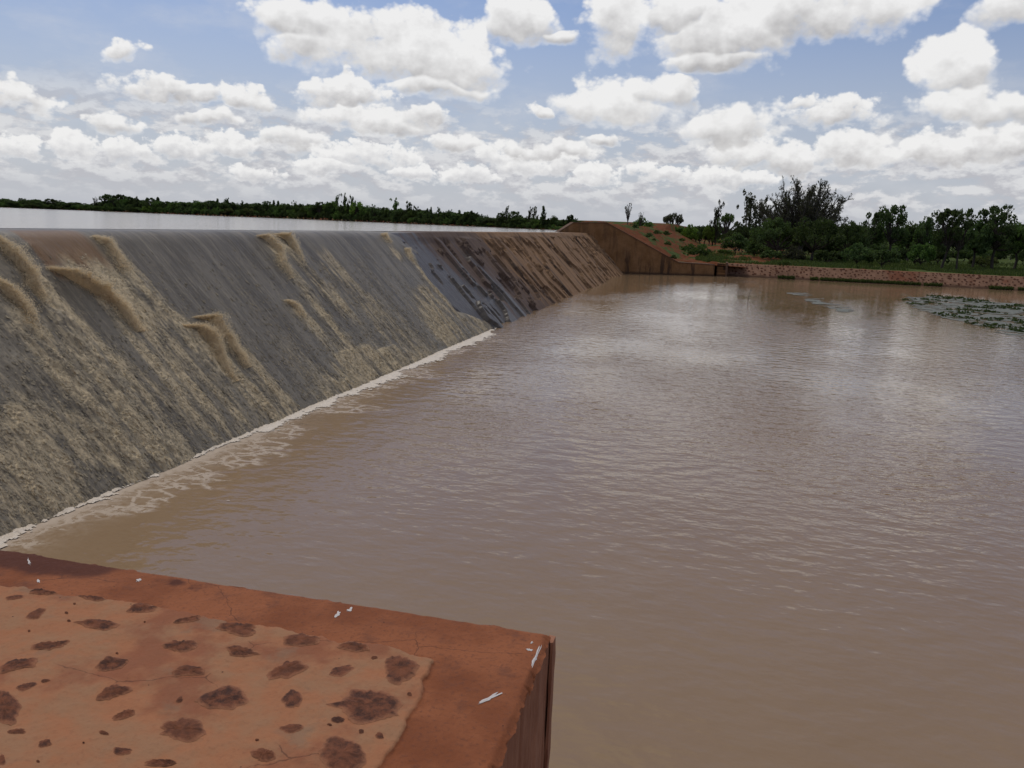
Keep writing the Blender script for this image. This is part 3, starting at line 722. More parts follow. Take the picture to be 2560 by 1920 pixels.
for i in range(int((29-X0)/.40)):
    for j in range(5):
        if srng.random() < .12: continue
        x = X0+.35+i*.40+srng.normal()*.11+.2*(j % 2); v = .42+j*.28+srng.normal()*.06
        if v > 1.5: v = 1.5
        z = v*.75+float((fbm(np.array(x*.7), np.array(v*.7), 3, seed=81)-.5)*.10)
        s_ = .042+.055*srng.random()**1.5
        rock(np.array([x, PY+v*.66, z])-np.array(per.location), np.array([1., 0, 0]), sl_u, sl_n, s_*1.35, s_, .03, V, F, var, srng.random()*.6, srng, 8)
obj('stones', V, F, MST2, per, {'var': var}, kind='stuff')

# ------------------------------------------------------------------ near wall, bottom left
nw = empty('near_wall', (NWX, NWY, 0), 'red mortar wall in the foreground with dark rubble stones set in its flat top', 'wall')
def slab_pt(x, y): return atz(x, y, NWZ)
LX0 = -5.6; BY = 1.2
gx = np.linspace(LX0, NWX, 560); gyy = np.concatenate([np.linspace(BY, 2.6, 40, endpoint=False), np.linspace(2.6, NWY, 240)])
GX, GY = np.meshgrid(gx, gyy, indexing='ij')
# inner edge of the coping: along the far side and along the right side
e1 = [slab_pt(*p) for p in ((0, 1462), (420, 1530), (690, 1578), (950, 1622), (1092, 1652))]
e2 = [slab_pt(*p) for p in ((1092, 1652), (1040, 1760), (1005, 1840), (960, 1920))]
yin = np.interp(GX, [p[0] for p in e1], [p[1] for p in e1]); e2s = sorted(e2, key=lambda p: p[1])
xin = np.interp(GY, [p[1] for p in e2s], [p[0] for p in e2s])
wob = (fbm(GX*5, GY*5, 4, .6, seed=91)-.5)
pan = sst(np.minimum(yin-GY, xin-GX)+wob*.12, -.012, .012)
s1 = slab_pt(60, 1395); s2 = slab_pt(210, 1440)
stn = np.exp(-(((GX-s1[0]-.1)/.75)**2+((GY-s1[1])/.30)**2)*1.2)*1.5*(fbm(GX*3, GY*3, 5, .62, seed=93)+.15)
s3 = slab_pt(430, 1455); stn = np.maximum(stn, np.exp(-(((GX-s3[0])/.45)**2+((GY-s3[1])/.12)**2))*1.5*fbm(GX*5, GY*5, 5, .6, seed=97)-.15)
stn = np.clip(sst(stn, .34, .66), 0, 1)*(1-pan)
hgt = pan*(.012+.02*fbm(GX*3, GY*3, 4, seed=95))+(fbm(GX*2, GY*2, 4, seed=96)-.5)*.018+(fbm(GX*14, GY*14, 4, .6, seed=98)-.5)*.008
ed = np.minimum(NWY-GY, NWX-GX)
rnd_ = .030*(1-sst(ed, -.002, .05))*(.4+1.2*fbm(GX*6, GY*6, 4, .6, seed=99))
chip = sst(fbm(GX*2.2, GY*9, 4, .6, seed=101), .60, .66)*(1-sst(ed, 0, .05))*.03
GZ = NWZ+hgt-rnd_-chip
jx = np.where(GX >= NWX-1e-6, (fbm(GY*9, GY*0, 5, .68, seed=103)-.5)*.05, 0); jy = np.where(GY >= NWY-1e-6, (fbm(GX*4, GX*0, 5, .68, seed=105)-.5)*.08, 0)
TOPV = np.stack([GX+jx, GY+jy, GZ], -1)
obj('coping', local(TOPV.reshape(-1, 3), nw), None, MTOP, nw, {'pan': pan, 'stain': stn}, faces_np=grid_faces(len(gx), len(gyy)), smooth=True)
def wall_strip(name, top, m, dirv_, zlo=-1.0, rows=60, rough=.02, seed=0):
    zz = np.linspace(0, 1, rows)
    P = top[:, None, :]*1.0+np.zeros((1, rows, 1)); P[:, :, 2] = top[:, 2:3]*(1-zz[None])+zlo*zz[None]
    s_ = np.linalg.norm(np.diff(top, axis=0, prepend=top[:1]), axis=1).cumsum()
    S_, Z_ = np.meshgrid(s_, P[0, :, 2], indexing='ij')
    P += np.asarray(dirv_)*((fbm(S_*6, Z_*3, 4, .6, seed=seed)-.5)*rough*sst(zz, 0, .03)[None])[..., None]
    P[:, 1:, :] += np.asarray(dirv_)*.0
    return obj(name, local(P.reshape(-1, 3), nw), None, m, nw, faces_np=grid_faces(len(top), rows), smooth=True)
wall_strip('side_face', TOPV[-1, :, :], MSIDE, (1, 0, 0), seed=111)
wall_strip('far_face', TOPV[::4, -1, :], MSIDE, (0, 1, 0), rows=30, seed=113)
# proud strip of render left standing at the corner
V = []; F = []
zc = np.linspace(-.9, NWZ-.03, 40); nn = len(zc)
for k, (a, b_) in enumerate(((.0, -.085), (.017, -.08), (.017, .012), (-.03, .012))):
    for z in zc: V.append((a+(float(vn(np.array(z*9), np.array(k), 7))-.5)*.008-.0, b_+(float(vn(np.array(z*6), np.array(k+9), 8))-.5)*.012, z))
for k in range(3):
    for i in range(nn-1): F.append((k*nn+i, k*nn+i+1, (k+1)*nn+i+1, (k+1)*nn+i))
F.append((nn-1, 2*nn-1, 3*nn-1, 4*nn-1))
obj('render_strip', V, F, MSIDE, nw)
# stones bedded in the panel, outlined from the photograph
ST5 = [(270,362,95,26,.1),(580,390,92,28,.0),(865,462,108,35,-.1),(225,500,72,30,-.5),(610,565,125,36,.1),(1155,530,88,24,-.25),(1460,585,155,50,.05),
       (315,695,115,30,-.1),(1100,695,130,45,-.15),(1465,735,112,38,.05),(1840,662,125,38,.0),(110,820,145,42,-.2),(690,805,100,42,-.15),
       (1165,860,140,42,.0),(1755,845,140,55,-.25),(2090,850,85,36,-.4),(165,950,65,24,-.3),(280,915,36,12,-.1),(30,1080,105,110,-.5),
       (680,990,140,46,-.2),(1360,1020,165,80,-.1),(1800,1020,85,62,-.6),(1105,1030,30,16,-.5),(770,1120,95,32,-.3),(1120,1215,168,72,.05),
       (110,1225,70,22,0),(285,1295,50,28,-.1),(760,1350,75,30,0),(1790,1195,85,36,-.1),(1625,1370,92,45,-.1),(2075,1150,40,18,0),
       (1000,1425,110,26,0),(15,1400,40,34,0),(90,395,60,14,-.1),(410,490,12,8,0),(425,540,12,8,0),(180,598,9,6,0),(720,738,10,6,0),(460,437,9,6,0),
       (890,547,8,5,0),(515,1303,9,6,0),(235,1410,14,8,0),(1580,1275,12,7,0),(640,1240,36,14,.3)]
ST6 = [(815,770,138,112,.0),(615,1035,222,125,.1),(515,622,128,34,.1),(690,1245,42,28,.1),(400,1130,42,20,0),(430,1370,175,128,.2),(650,695,24,11,0),
       (895,950,20,12,0),(345,1165,22,9,0),(560,1215,20,18,.4)]
V = []; F = []; var = []; edg = []; srng = np.random.default_rng(17)
def stone(cx, cy_, rx, ry, tilt):
    n = 48; a = np.linspace(0, 2*math.pi, n, endpoint=False); sd_ = int(srng.integers(1e6))
    m_ = int(srng.integers(5, 8)); ca = np.sort((np.arange(m_)+srng.random(m_)*.75)/m_*2*math.pi); cr_ = .80+.42*srng.random(m_)
    pc = np.stack([np.cos(ca)*cr_, np.sin(ca)*cr_], -1)
    kk = (np.searchsorted(ca, a, side='right')-1) % m_; p0 = pc[kk]; p1 = pc[(kk+1) % m_]; e_ = p1-p0
    den = np.cos(a)*e_[:, 1]-np.sin(a)*e_[:, 0]
    lob = np.clip((p0[:, 0]*e_[:, 1]-p0[:, 1]*e_[:, 0])/np.where(np.abs(den) < 1e-3, 1e-3, den), .45, 1.35)
    for _ in range(3): lob = lob*.5+(np.roll(lob, 1)+np.roll(lob, -1))*.25
    lob = lob+(fbm(np.cos(a)*5+9, np.sin(a)*5+9, 4, .75, seed=sd_+1)-.5)*.30
    if rx > 35:
        for _ in range(2):
            k = int(srng.integers(n)); da = np.minimum(np.abs(a-a[k]), 2*math.pi-np.abs(a-a[k])); lob = lob+(.05+.28*srng.random())*np.exp(-(da/.16)**2)
    b0 = len(V); vv = .15+.7*srng.random()**1.5
    big = rx > 35
    for ring, k in enumerate((1.0, .86, .6, .3)):
        for i in range(n):
            u_ = math.cos(a[i])*rx*lob[i]*k; w_ = math.sin(a[i])*ry*lob[i]*k
            x = cx+u_*math.cos(tilt)-w_*math.sin(tilt); y = cy_+u_*math.sin(tilt)+w_*math.cos(tilt)
            p = slab_pt(x, y)
            zt = float(np.interp(0, [0], [0]))
            ix = int(np.clip(np.searchsorted(gx, p[0]), 0, len(gx)-1)); iy = int(np.clip(np.searchsorted(gyy, p[1]), 0, len(gyy)-1))
            z = GZ[ix, iy]+((.000, .007, .010, .010)[ring])*(1 if big else .6)+((srng.random()-.5)*.008 if ring else .0015)*(1 if big else .3)
            V.append((p[0]-NWX, p[1]-NWY, z)); var.append(np.clip(vv+(srng.random()-.5)*.5, 0, 1)); edg.append((1.0, .62, .0, .0)[ring])
    c_ = np.mean(np.array(V[-n:]), 0); V.append(tuple(c_)); var.append(vv); edg.append(0.0)
    for ring in range(3):
        for i in range(n):
            j = (i+1) % n; F.append((b0+ring*n+i, b0+ring*n+j, b0+(ring+1)*n+j, b0+(ring+1)*n+i))
    for i in range(n): F.append((b0+3*n+i, b0+3*n+(i+1) % n, b0+4*n))
for (a, b_, c_, d_, t_) in ST5: stone(a/2.458, 1340+b_/2.458, c_/2.458, d_/2.458, t_)
for (a, b_, c_, d_, t_) in ST6: stone(700+a/2.765, 1400+b_/2.765, c_/2.765, d_/2.765, t_)
obj('rubble_stones', V, F, MST, nw, {'var': var, 'edge': edg}, smooth=True, kind='stuff')
# white bird droppings on the coping
for (x0, y0, x1, y1, w_) in ((1350, 1617, 1331, 1662, 4.5), (1198, 1757, 1246, 1735, 5.5), (839, 1543, 850, 1532, 6), (868, 1529, 880, 1524, 5),
                             (70, 1398, 75, 1412, 5), (95, 1448, 98, 1456, 4), (342, 1452, 350, 1448, 5), (1326, 1607, 1332, 1606, 3), (1318, 1622, 1332, 1626, 4)):
    V = []; n = 16; d_ = np.array([x1-x0, y1-y0]); L_ = np.linalg.norm(d_); d_ = d_/L_; e_ = np.array([-d_[1], d_[0]])
    for i in range(n):
        a = 2*math.pi*i/n; rr = 1+1.1*(srng.random()-.5)
        q = np.array([(x0+x1)/2, (y0+y1)/2])+d_*math.cos(a)*(L_/2+1)*rr+e_*math.sin(a)*w_*rr*(.75+.25*math.cos(a))
        p = slab_pt(*q); ix = int(np.clip(np.searchsorted(gx, p[0]), 0, len(gx)-1)); iy = int(np.clip(np.searchsorted(gyy, p[1]), 0, len(gyy)-1))
        V.append((p[0]-NWX, p[1]-NWY, GZ[ix, iy]+.0025))
    c_ = np.mean(V, 0)+np.array([0, 0, .002]); V.append(tuple(c_))
    obj('dropping', V, [(i, (i+1) % n, n) for i in range(n)], MWHITE, nw)
# rest of the near abutment: the wall climbs to the crest out of frame, and the bank the photographer stands on
V = [(LX0, NWY, NWZ), (LX0, NWY, -1), (-12.2, NWY, -1), (-12.2, NWY, 4.5), (-11.6, NWY, 4.5)]
V = [(p[0], p[1]-.0, p[2]) for p in V]; V2 = [(p[0], BY-2.5, p[2]) for p in V]
obj('ramp_wall', local(V+V2, nw), [(0, 1, 2, 3, 4), (9, 8, 7, 6, 5), (0, 4, 9, 5), (4, 3, 8, 9), (0, 5, 6, 1)], MSIDE, nw)
V = []; F = []; box(V, F, LX0, NWX, -4.0, BY-.004, -1, NWZ+.03); box(V, F, NWX+.004, 9, -4.2, .55, -1, NWZ+.26)
obj('standing_bank', local(V, nw), F, MSIDE, nw)

# ------------------------------------------------------------------ trees
def tubes(paths, sides=6):
    """paths: list of (points, radii) -> mesh of tapered limbs"""
    V = []; F = []
    for pts, rad in paths:
        pts = np.asarray(pts, float); a = len(V)
        for i, p in enumerate(pts):
            d = pts[min(i+1, len(pts)-1)]-pts[max(i-1, 0)]; d = d/(np.linalg.norm(d)+1e-9)
            u = np.cross(d, (0.31, .92, .22)); u /= np.linalg.norm(u)+1e-9; w = np.cross(d, u)
            for j in range(sides):
                t = 2*math.pi*j/sides; V.append(p+(u*math.cos(t)+w*math.sin(t))*rad[i])
        for i in range(len(pts)-1):
            for j in range(sides):
                k = (j+1) % sides; F.append((a+i*sides+j, a+i*sides+k, a+(i+1)*sides+k, a+(i+1)*sides+j))
    return V, F
def leaves(C, rad, per, size, g, flat=.8):
    """leaf-sized faces in clumps; C clump centres, rad clump radii"""
    P = np.repeat(C, per, 0); rr = np.repeat(rad, per)
    d = g.normal(size=P.shape); d /= np.linalg.norm(d, axis=1)[:, None]
    P = P+d*(rr*np.cbrt(.15+.85*g.random(len(P))))[:, None]*np.array([1, 1, flat])
    V, F = flakes(P, size*(.5+g.random(len(P))), None, g)
    var = np.clip(np.repeat(g.random(len(C))*.55, per)+g.random(len(P))*.5, 0, 1)
    return V, F, np.repeat(var, 4)
MESHES = {}
def make_mesh(name, V, F, m, attrs=None, np_faces=True):
    o = obj(name, V, None if np_faces else F, m, attrs=attrs, faces_np=F if np_faces else None)
    me = o.data; bpy.data.objects.remove(o); return me
def limbs_to(C, base, trunk_h, r0, g, n=14, bend=.12):
    paths = []; b = np.array(base, float); top = b+np.array([g.normal()*.04, g.normal()*.04, trunk_h])
    mid = (b+top)/2+np.array([g.normal()*.02, g.normal()*.02, 0])
    paths.append(([b, mid, top], [r0*1.25, r0, r0*.8]))
    for c in C[g.permutation(len(C))[:n]]:
        m_ = top*.5+c*.5+g.normal(size=3)*bend*.3; paths.append(([top-np.array([0, 0, trunk_h*.15]), m_, c], [r0*.55, r0*.40, r0*.28]))
    return paths
def kind_mesh(kind, seed):
    """unit tree, height 1: (crown verts, faces, var), limb paths"""
    g = np.random.default_rng(seed*101+len(kind))
    if kind == 'round':          # broad lumpy crown on a short trunk
        n = 46; d = g.normal(size=(n, 3)); d /= np.linalg.norm(d, axis=1)[:, None]
        C = np.array([0, 0, .60])+d*np.array([.40, .40, .30])*(.45+.55*g.random((n, 1))); C[:, 2] = np.maximum(C[:, 2], .26)
        lv = leaves(C, .075+.075*g.random(n), 75, .026, g); pa = limbs_to(C, (0, 0, 0), .34, .030, g)
    elif kind == 'lumpy':        # tall crown of separate leafy boughs with sky between
        n = 30; th_ = g.random(n)*6.28; z = .34+.62*g.random(n); r = .40*np.sqrt(np.clip(1-((z-.58)/.48)**2, .05, 1))*(.35+.65*g.random(n))
        C = np.stack([np.cos(th_)*r, np.sin(th_)*r, z], -1)
        lv = leaves(C, .055+.075*g.random(n), 95, .024, g); pa = limbs_to(C, (0, 0, 0), .36, .028, g, 30)
    elif kind == 'tall':         # slender, airy, several leaders
        C = []; pa = []
        for k in range(3):
            x, y = g.normal(size=2)*.07; hh = .78+.22*g.random() if k else 1.0
            pts = [np.array([0, 0, 0]), np.array([x*.5, y*.5, hh*.4]), np.array([x, y, hh*.97])]; pa.append((pts, [.022, .016, .010]))
            m_ = 15; z = np.linspace(.28, 1, m_)*hh
            w = .10*np.sin(np.clip((z/hh-.15)/.9, 0, 1)*math.pi)+.025
            C.append(np.stack([x*z/hh+g.normal(size=m_)*w, y*z/hh+g.normal(size=m_)*w, z], -1))
        C = np.concatenate(C); lv = leaves(C, .028+.04*g.random(len(C)), 55, .018, g, 1.4)
    elif kind == 'column':       # dense spire
        n = 60; z = g.random(n); w = .17*np.clip(np.sin(np.clip(z*.95+.10, 0, 1)*math.pi), .05, 1)**.7*(1-z*.35); th_ = g.random(n)*6.28
        r = w*np.sqrt(g.random(n)); C = np.stack([np.cos(th_)*r, np.sin(th_)*r, .06+.9*z], -1)
        lv = leaves(C, .035+.035*g.random(n), 60, .020, g, 1.5); pa = [([np.array([0, 0, 0]), np.array([0, 0, .5]), np.array([0, 0, .95])], [.03, .02, .004])]
    elif kind == 'bush':
        n = 34; th_ = g.random(n)*6.28; r = .62*np.sqrt(g.random(n)); z = .12+.74*np.sqrt(np.clip(1-(r/.70)**2, 0, 1))*(.4+.6*g.random(n))
        C = np.stack([np.cos(th_)*r, np.sin(th_)*r, z], -1)
        lv = leaves(C, .10+.09*g.random(n), 70, .042, g); pa = limbs_to(C, (0, 0, 0), .15, .03, g, 10)
    elif kind == 'umbrella':     # few heavy limbs under a domed crown
        n = 30; th_ = g.random(n)*6.28; r = .62*np.sqrt(g.random(n)); z = .58+.36*np.sqrt(np.clip(1-(r/.68)**2, 0, 1))-.10*g.random(n)
        C = np.stack([np.cos(th_)*r, np.sin(th_)*r, z], -1)
        lv = leaves(C, .07+.07*g.random(n), 62, .030, g, .7); pa = limbs_to(C, (0, 0, 0), .28, .055, g, 24)
    elif kind == 'flat':         # low spreading canopy, trunk hidden
        n = 60; th_ = g.random(n)*6.28; r = .75*np.sqrt(g.random(n)); z = .30+.60*np.sqrt(np.clip(1-(r/.82)**2, 0, 1))*(.35+.65*g.random(n))
        C = np.stack([np.cos(th_)*r, np.sin(th_)*r, z], -1)
        lv = leaves(C, .09+.08*g.random(n), 100, .026, g, .8); pa = limbs_to(C, (0, 0, 0), .22, .04, g, 16)
    return lv, pa
def bare_mesh(seed, polar, limbs, rad, hgt, fork, twigs=9, leafy=900, r0=.022, leaf=.010, sub=3):
    """thorn tree: limbs fanning from a low fork to a dome, each bristling with upswept twigs; height about 1"""
    g = np.random.default_rng(seed); paths = []; tips = []
    f = np.array([0, 0, fork]); paths.append(([np.zeros(3), f*.6, f*1.1], [r0*2.2, r0*1.9, r0*1.6]))
    for i in range(limbs):
        az_ = i*2.399+g.normal()*.25; po = polar*math.sqrt((i+.5)/limbs)*(.9+.2*g.random())
        d = np.array([math.sin(po)*math.cos(az_)*rad, math.sin(po)*math.sin(az_)*rad, math.cos(po)*hgt+.10*hgt])
        e = f+d*(.80+.24*g.random())*(.84+.16*min(1, po/.7)); k = 7; tt_ = np.linspace(0, 1, k)
        pts = f[None]+(e-f)[None]*tt_[:, None]+np.array([0, 0, -.10*rad*math.sin(po)])[None]*(np.sin(tt_*math.pi))[:, None]+g.normal(size=(k, 3))*.014*np.minimum(1, tt_*3)[:, None]
        rr = r0*(1-tt_)**.8*.75+.0028; paths.append((pts, rr)); tips.append(pts[-1])
        for j in range(twigs):
            t = .28+.72*(j+g.random())/twigs; q = np.array([np.interp(t, tt_, pts[:, m]) for m in range(3)])
            dd = (e-f)/np.linalg.norm(e-f)*.75+g.normal(size=3)*.42+np.array([0, 0, .32]); dd /= np.linalg.norm(dd)
            L_ = (.10+.13*g.random())*(1.15-.5*t)*max(rad, .5); q2 = q+dd*L_; mid = (q+q2)/2+g.normal(size=3)*.012
            paths.append(([q, mid, q2], [.0052, .0042, .0022])); tips += [q2, mid]
            for _ in range(sub):
                u = .3+.7*g.random(); q3 = q+(q2-q)*u; d3 = dd*.8+g.normal(size=3)*.55+np.array([0, 0, .22]); d3 /= np.linalg.norm(d3)
                q4 = q3+d3*L_*(.35+.4*g.random()); paths.append(([q3, q4], [.0034, .0016])); tips.append(q4)
    T = np.array(tips); n_ = min(leafy, len(T)); lv = leaves(T[g.permutation(len(T))[:n_]], np.full(n_, .018), 7, leaf, g)
    zm = T[:, 2].max(); s_ = np.array([1, 1, 1/zm])
    paths = [([np.asarray(q)*s_ for q in pts], rad_) for pts, rad_ in paths]
    return (lv[0]*s_, lv[1], lv[2]), paths
def get(kind, seed, color):
    key = (kind, seed, color)
    if key not in MESHES:
        if kind == 'acacia': lv, pa = bare_mesh(seed, 1.46, 62, .70, .56, .24, 14, 6500, .020, .0070, 5)
        elif kind == 'bare': lv, pa = bare_mesh(seed, .62, 13, .50, .74, .22, 7, 160, .018, .016, 2)
        else: lv, pa = kind_mesh(kind, seed)
        tv_, tf_ = tubes(pa, 4 if kind in ('acacia', 'bare') else 5)
        MESHES[key] = (make_mesh('crown', lv[0], lv[1], ML[color], {'var': lv[2]}),
                       make_mesh('trunk', tv_, tf_, MBARE if kind in ('acacia', 'bare') else MBARK, None, False))
    return MESHES[key]
trng = np.random.default_rng(23)
def tree(name, cat, label, kind, color, px, top, base_z, dist, wid, group, seed=0, unit_w=None, sink=0.0):
    """px: column of the trunk, top: row of its highest leaf, wid: crown width in photograph pixels"""
    xy = atdist(px, dist); h = CH+(hor(px)-top)*dist/FPX-base_z+sink
    cr_me, tr_me = get(kind, seed, color)
    uw = {'round': .92, 'lumpy': .88, 'tall': .42, 'column': .40, 'bush': 1.45, 'umbrella': 1.35, 'flat': 1.72, 'acacia': 1.42, 'bare': .66}[kind]
    w = wid*dist/FPX/uw
    r = empty(name, (xy[0], xy[1], base_z-sink), label, cat, group)
    r.rotation_euler = (0, 0, float(trng.random()*6.28)); r.scale = (w, w, h)
    for n_, me in (('crown', cr_me), ('trunk', tr_me)):
        c = bpy.data.objects.new(n_, me); COL.objects.link(c); c.parent = r
    return r

# far shore, left of the wing wall: trees that stand out, each with its own words
FARZ = 3.74
def shd(px): return float(np.interp(px, SH_PX, SH_D))
FARG = 'trees along the far reservoir shore'
for (nm, cat, lab, kd, co, x, top, w, dd, sd_) in [
    ('tree', 'tree', 'dark flat-topped tree, left of two at the left end of the tall tree belt', 'umbrella', 'dark', 268, 490, 34, 8, 1),
    ('tree', 'tree', 'dark flat-topped tree, right of two at the left end of the tall tree belt', 'umbrella', 'dark', 303, 490, 40, 8, 2),
    ('bush', 'bush', 'bright yellow-green bush alone at the waterline of the far shore', 'bush', 'light', 374, 514, 36, 1, 1),
    ('bush', 'bush', 'large olive bush at the waterline in front of the dark belt', 'bush', 'olive', 561, 515, 46, 1, 2),
    ('bush', 'bush', 'pale ragged bush at the waterline right of the large olive bush', 'bush', 'olive', 622, 517, 32, 1, 3),
    ('tree', 'tree', 'leafless greyish tree at the gap before the tall tree belt', 'bare', 'grey', 239, 497, 16, 6, 1),
    ('bush', 'bush', 'left of two fresh green bushes by the water at the foot of the belt', 'bush', 'mid', 700, 521, 30, 1, 1),
    ('bush', 'bush', 'right of two fresh green bushes by the water at the foot of the belt', 'bush', 'mid', 727, 521, 30, 1, 3),
    ('tree', 'tree', 'tall open-crowned tree, left of the three highest over the green belt', 'tall', 'mid', 843, 492, 14, 10, 1),
    ('tree', 'tree', 'tall open-crowned tree, middle of the three highest over the green belt', 'tall', 'mid', 863, 489, 18, 10, 2),
    ('tree', 'tree', 'tall open-crowned tree, right of the three highest over the green belt', 'tall', 'mid', 881, 494, 16, 10, 3),
    ('tree', 'tree', 'large fresh green tree below the three tallest trees', 'round', 'mid', 826, 503, 44, 4, 1),
    ('tree', 'tree', 'yellowish green tree right of the three tallest trees', 'lumpy', 'light', 893, 508, 36, 3, 2),
    ('tree', 'tree', 'airy tall tree with a loose top right of the green belt', 'tall', 'mid', 990, 500, 26, 8, 2),
    ('tree', 'tree', 'slim dark tree with a loose top next to the airy tall tree', 'tall', 'dark', 1025, 507, 20, 6, 3),
    ('tree', 'tree', 'narrow tree with a bare lower stem in the thinner part of the belt', 'tall', 'dark', 1097, 521, 16, 6, 1),
    ('tree', 'tree', 'round dark tree at the right end of the continuous belt', 'round', 'dark', 1175, 527, 44, 4, 2),
    ('tree', 'tree', 'big dark clump tree standing apart where the belt thins out', 'round', 'dark', 1285, 524, 40, 3, 3),
    ('tree', 'tree', 'slender dark tree rising out of the big dark clump', 'tall', 'dark', 1266, 518, 14, 4, 1),
    ('tree', 'tree', 'dark tree at the left foot of the big dark clump', 'lumpy', 'dark', 1250, 534, 30, 3, 1),
    ('tree', 'tree', 'left of two thin feathery trees beside the dark spire', 'tall', 'grey', 1323, 521, 13, 6, 2),
    ('tree', 'tree', 'right of two thin feathery trees beside the dark spire', 'tall', 'grey', 1333, 519, 15, 7, 3),
    ('tree', 'tree', 'tall dark spire tree near the wing wall', 'column', 'dark', 1357, 519, 20, 3, 1),
    ('tree', 'tree', 'light round tree just right of the dark spire', 'round', 'mid', 1385, 538, 22, 6, 1),
    ('tree', 'tree', 'round dark tree directly above the end of the wing wall', 'round', 'dark', 1425, 534, 22, 6, 2),
    ('bush', 'bush', 'small yellow-green bush at the water before the big dark clump', 'bush', 'light', 1226, 556, 20, 1, 2)]:
    tree(nm, cat, lab, kd, co, x, top, FARZ, shd(x)+dd, w, FARG, sd_)
# the belt itself: many look-alikes, a few kinds
def belt_top(x):
    return float(np.interp(x, [-120, 0, 90, 200, 245, 255, 300, 400, 560, 700, 820, 900, 960, 1080, 1190, 1215, 1250, 1300, 1400, 1460],
                              [500, 497, 499, 506, 509, 500, 497, 502, 503, 507, 506, 511, 517, 524, 532, 542, 542, 540, 548, 549]))
BL = {('round', 'dark'): 'dark round tree in the far shore belt, one of many alike', ('lumpy', 'dark'): 'dark uneven tree in the far shore belt, one of many alike',
      ('tall', 'dark'): 'thin dark tree poking out of the far shore belt, one of many alike', ('round', 'mid'): 'green round tree in the far shore belt, one of many alike',
      ('bush', 'mid'): 'green bush low on the far shore, one of many alike', ('bush', 'dark'): 'dark bush low on the far shore, one of many alike',
      ('column', 'dark'): 'small dark pointed tree in the far shore belt, one of many alike'}
x = -110.0
while x < 1470:
    near = shd(x) < 200
    kd, co = [('round', 'dark'), ('lumpy', 'dark'), ('tall', 'dark'), ('round', 'mid'), ('column', 'dark'), ('round', 'dark')][int(trng.integers(6))]
    if x < 245 and kd in ('tall', 'column'): kd, co = 'round', 'dark'
    if 640 < x < 960 and trng.random() < .35: kd, co = 'round', 'mid'
    w = {'round': 30, 'lumpy': 28, 'tall': 16, 'column': 14}[kd]*(.8+.5*trng.random())*(.85 if x < 245 else 1)
    tree('tree', 'tree', BL[(kd, co)], kd, co, x, belt_top(x)+trng.normal()*2.2+(0 if kd in ('tall', 'column') else 3.5), FARZ, shd(x)+2+10*trng.random(), w, FARG+', '+kd+' '+co, int(trng.integers(3)))
    x += w*.25
x = -120.0
while x < 1480:
    co = 'mid' if trng.random() < .45 else 'dark'; w = 22+18*trng.random()
    tree('bush', 'bush', BL[('bush', co)], 'bush', co, x, belt_top(x)*.58+(hor(x)+2)*.42+trng.normal()*2, FARZ, shd(x)+1.5+2*trng.random(), w, FARG+', bush '+co, int(trng.integers(3)), sink=.55)
    x += w*.42

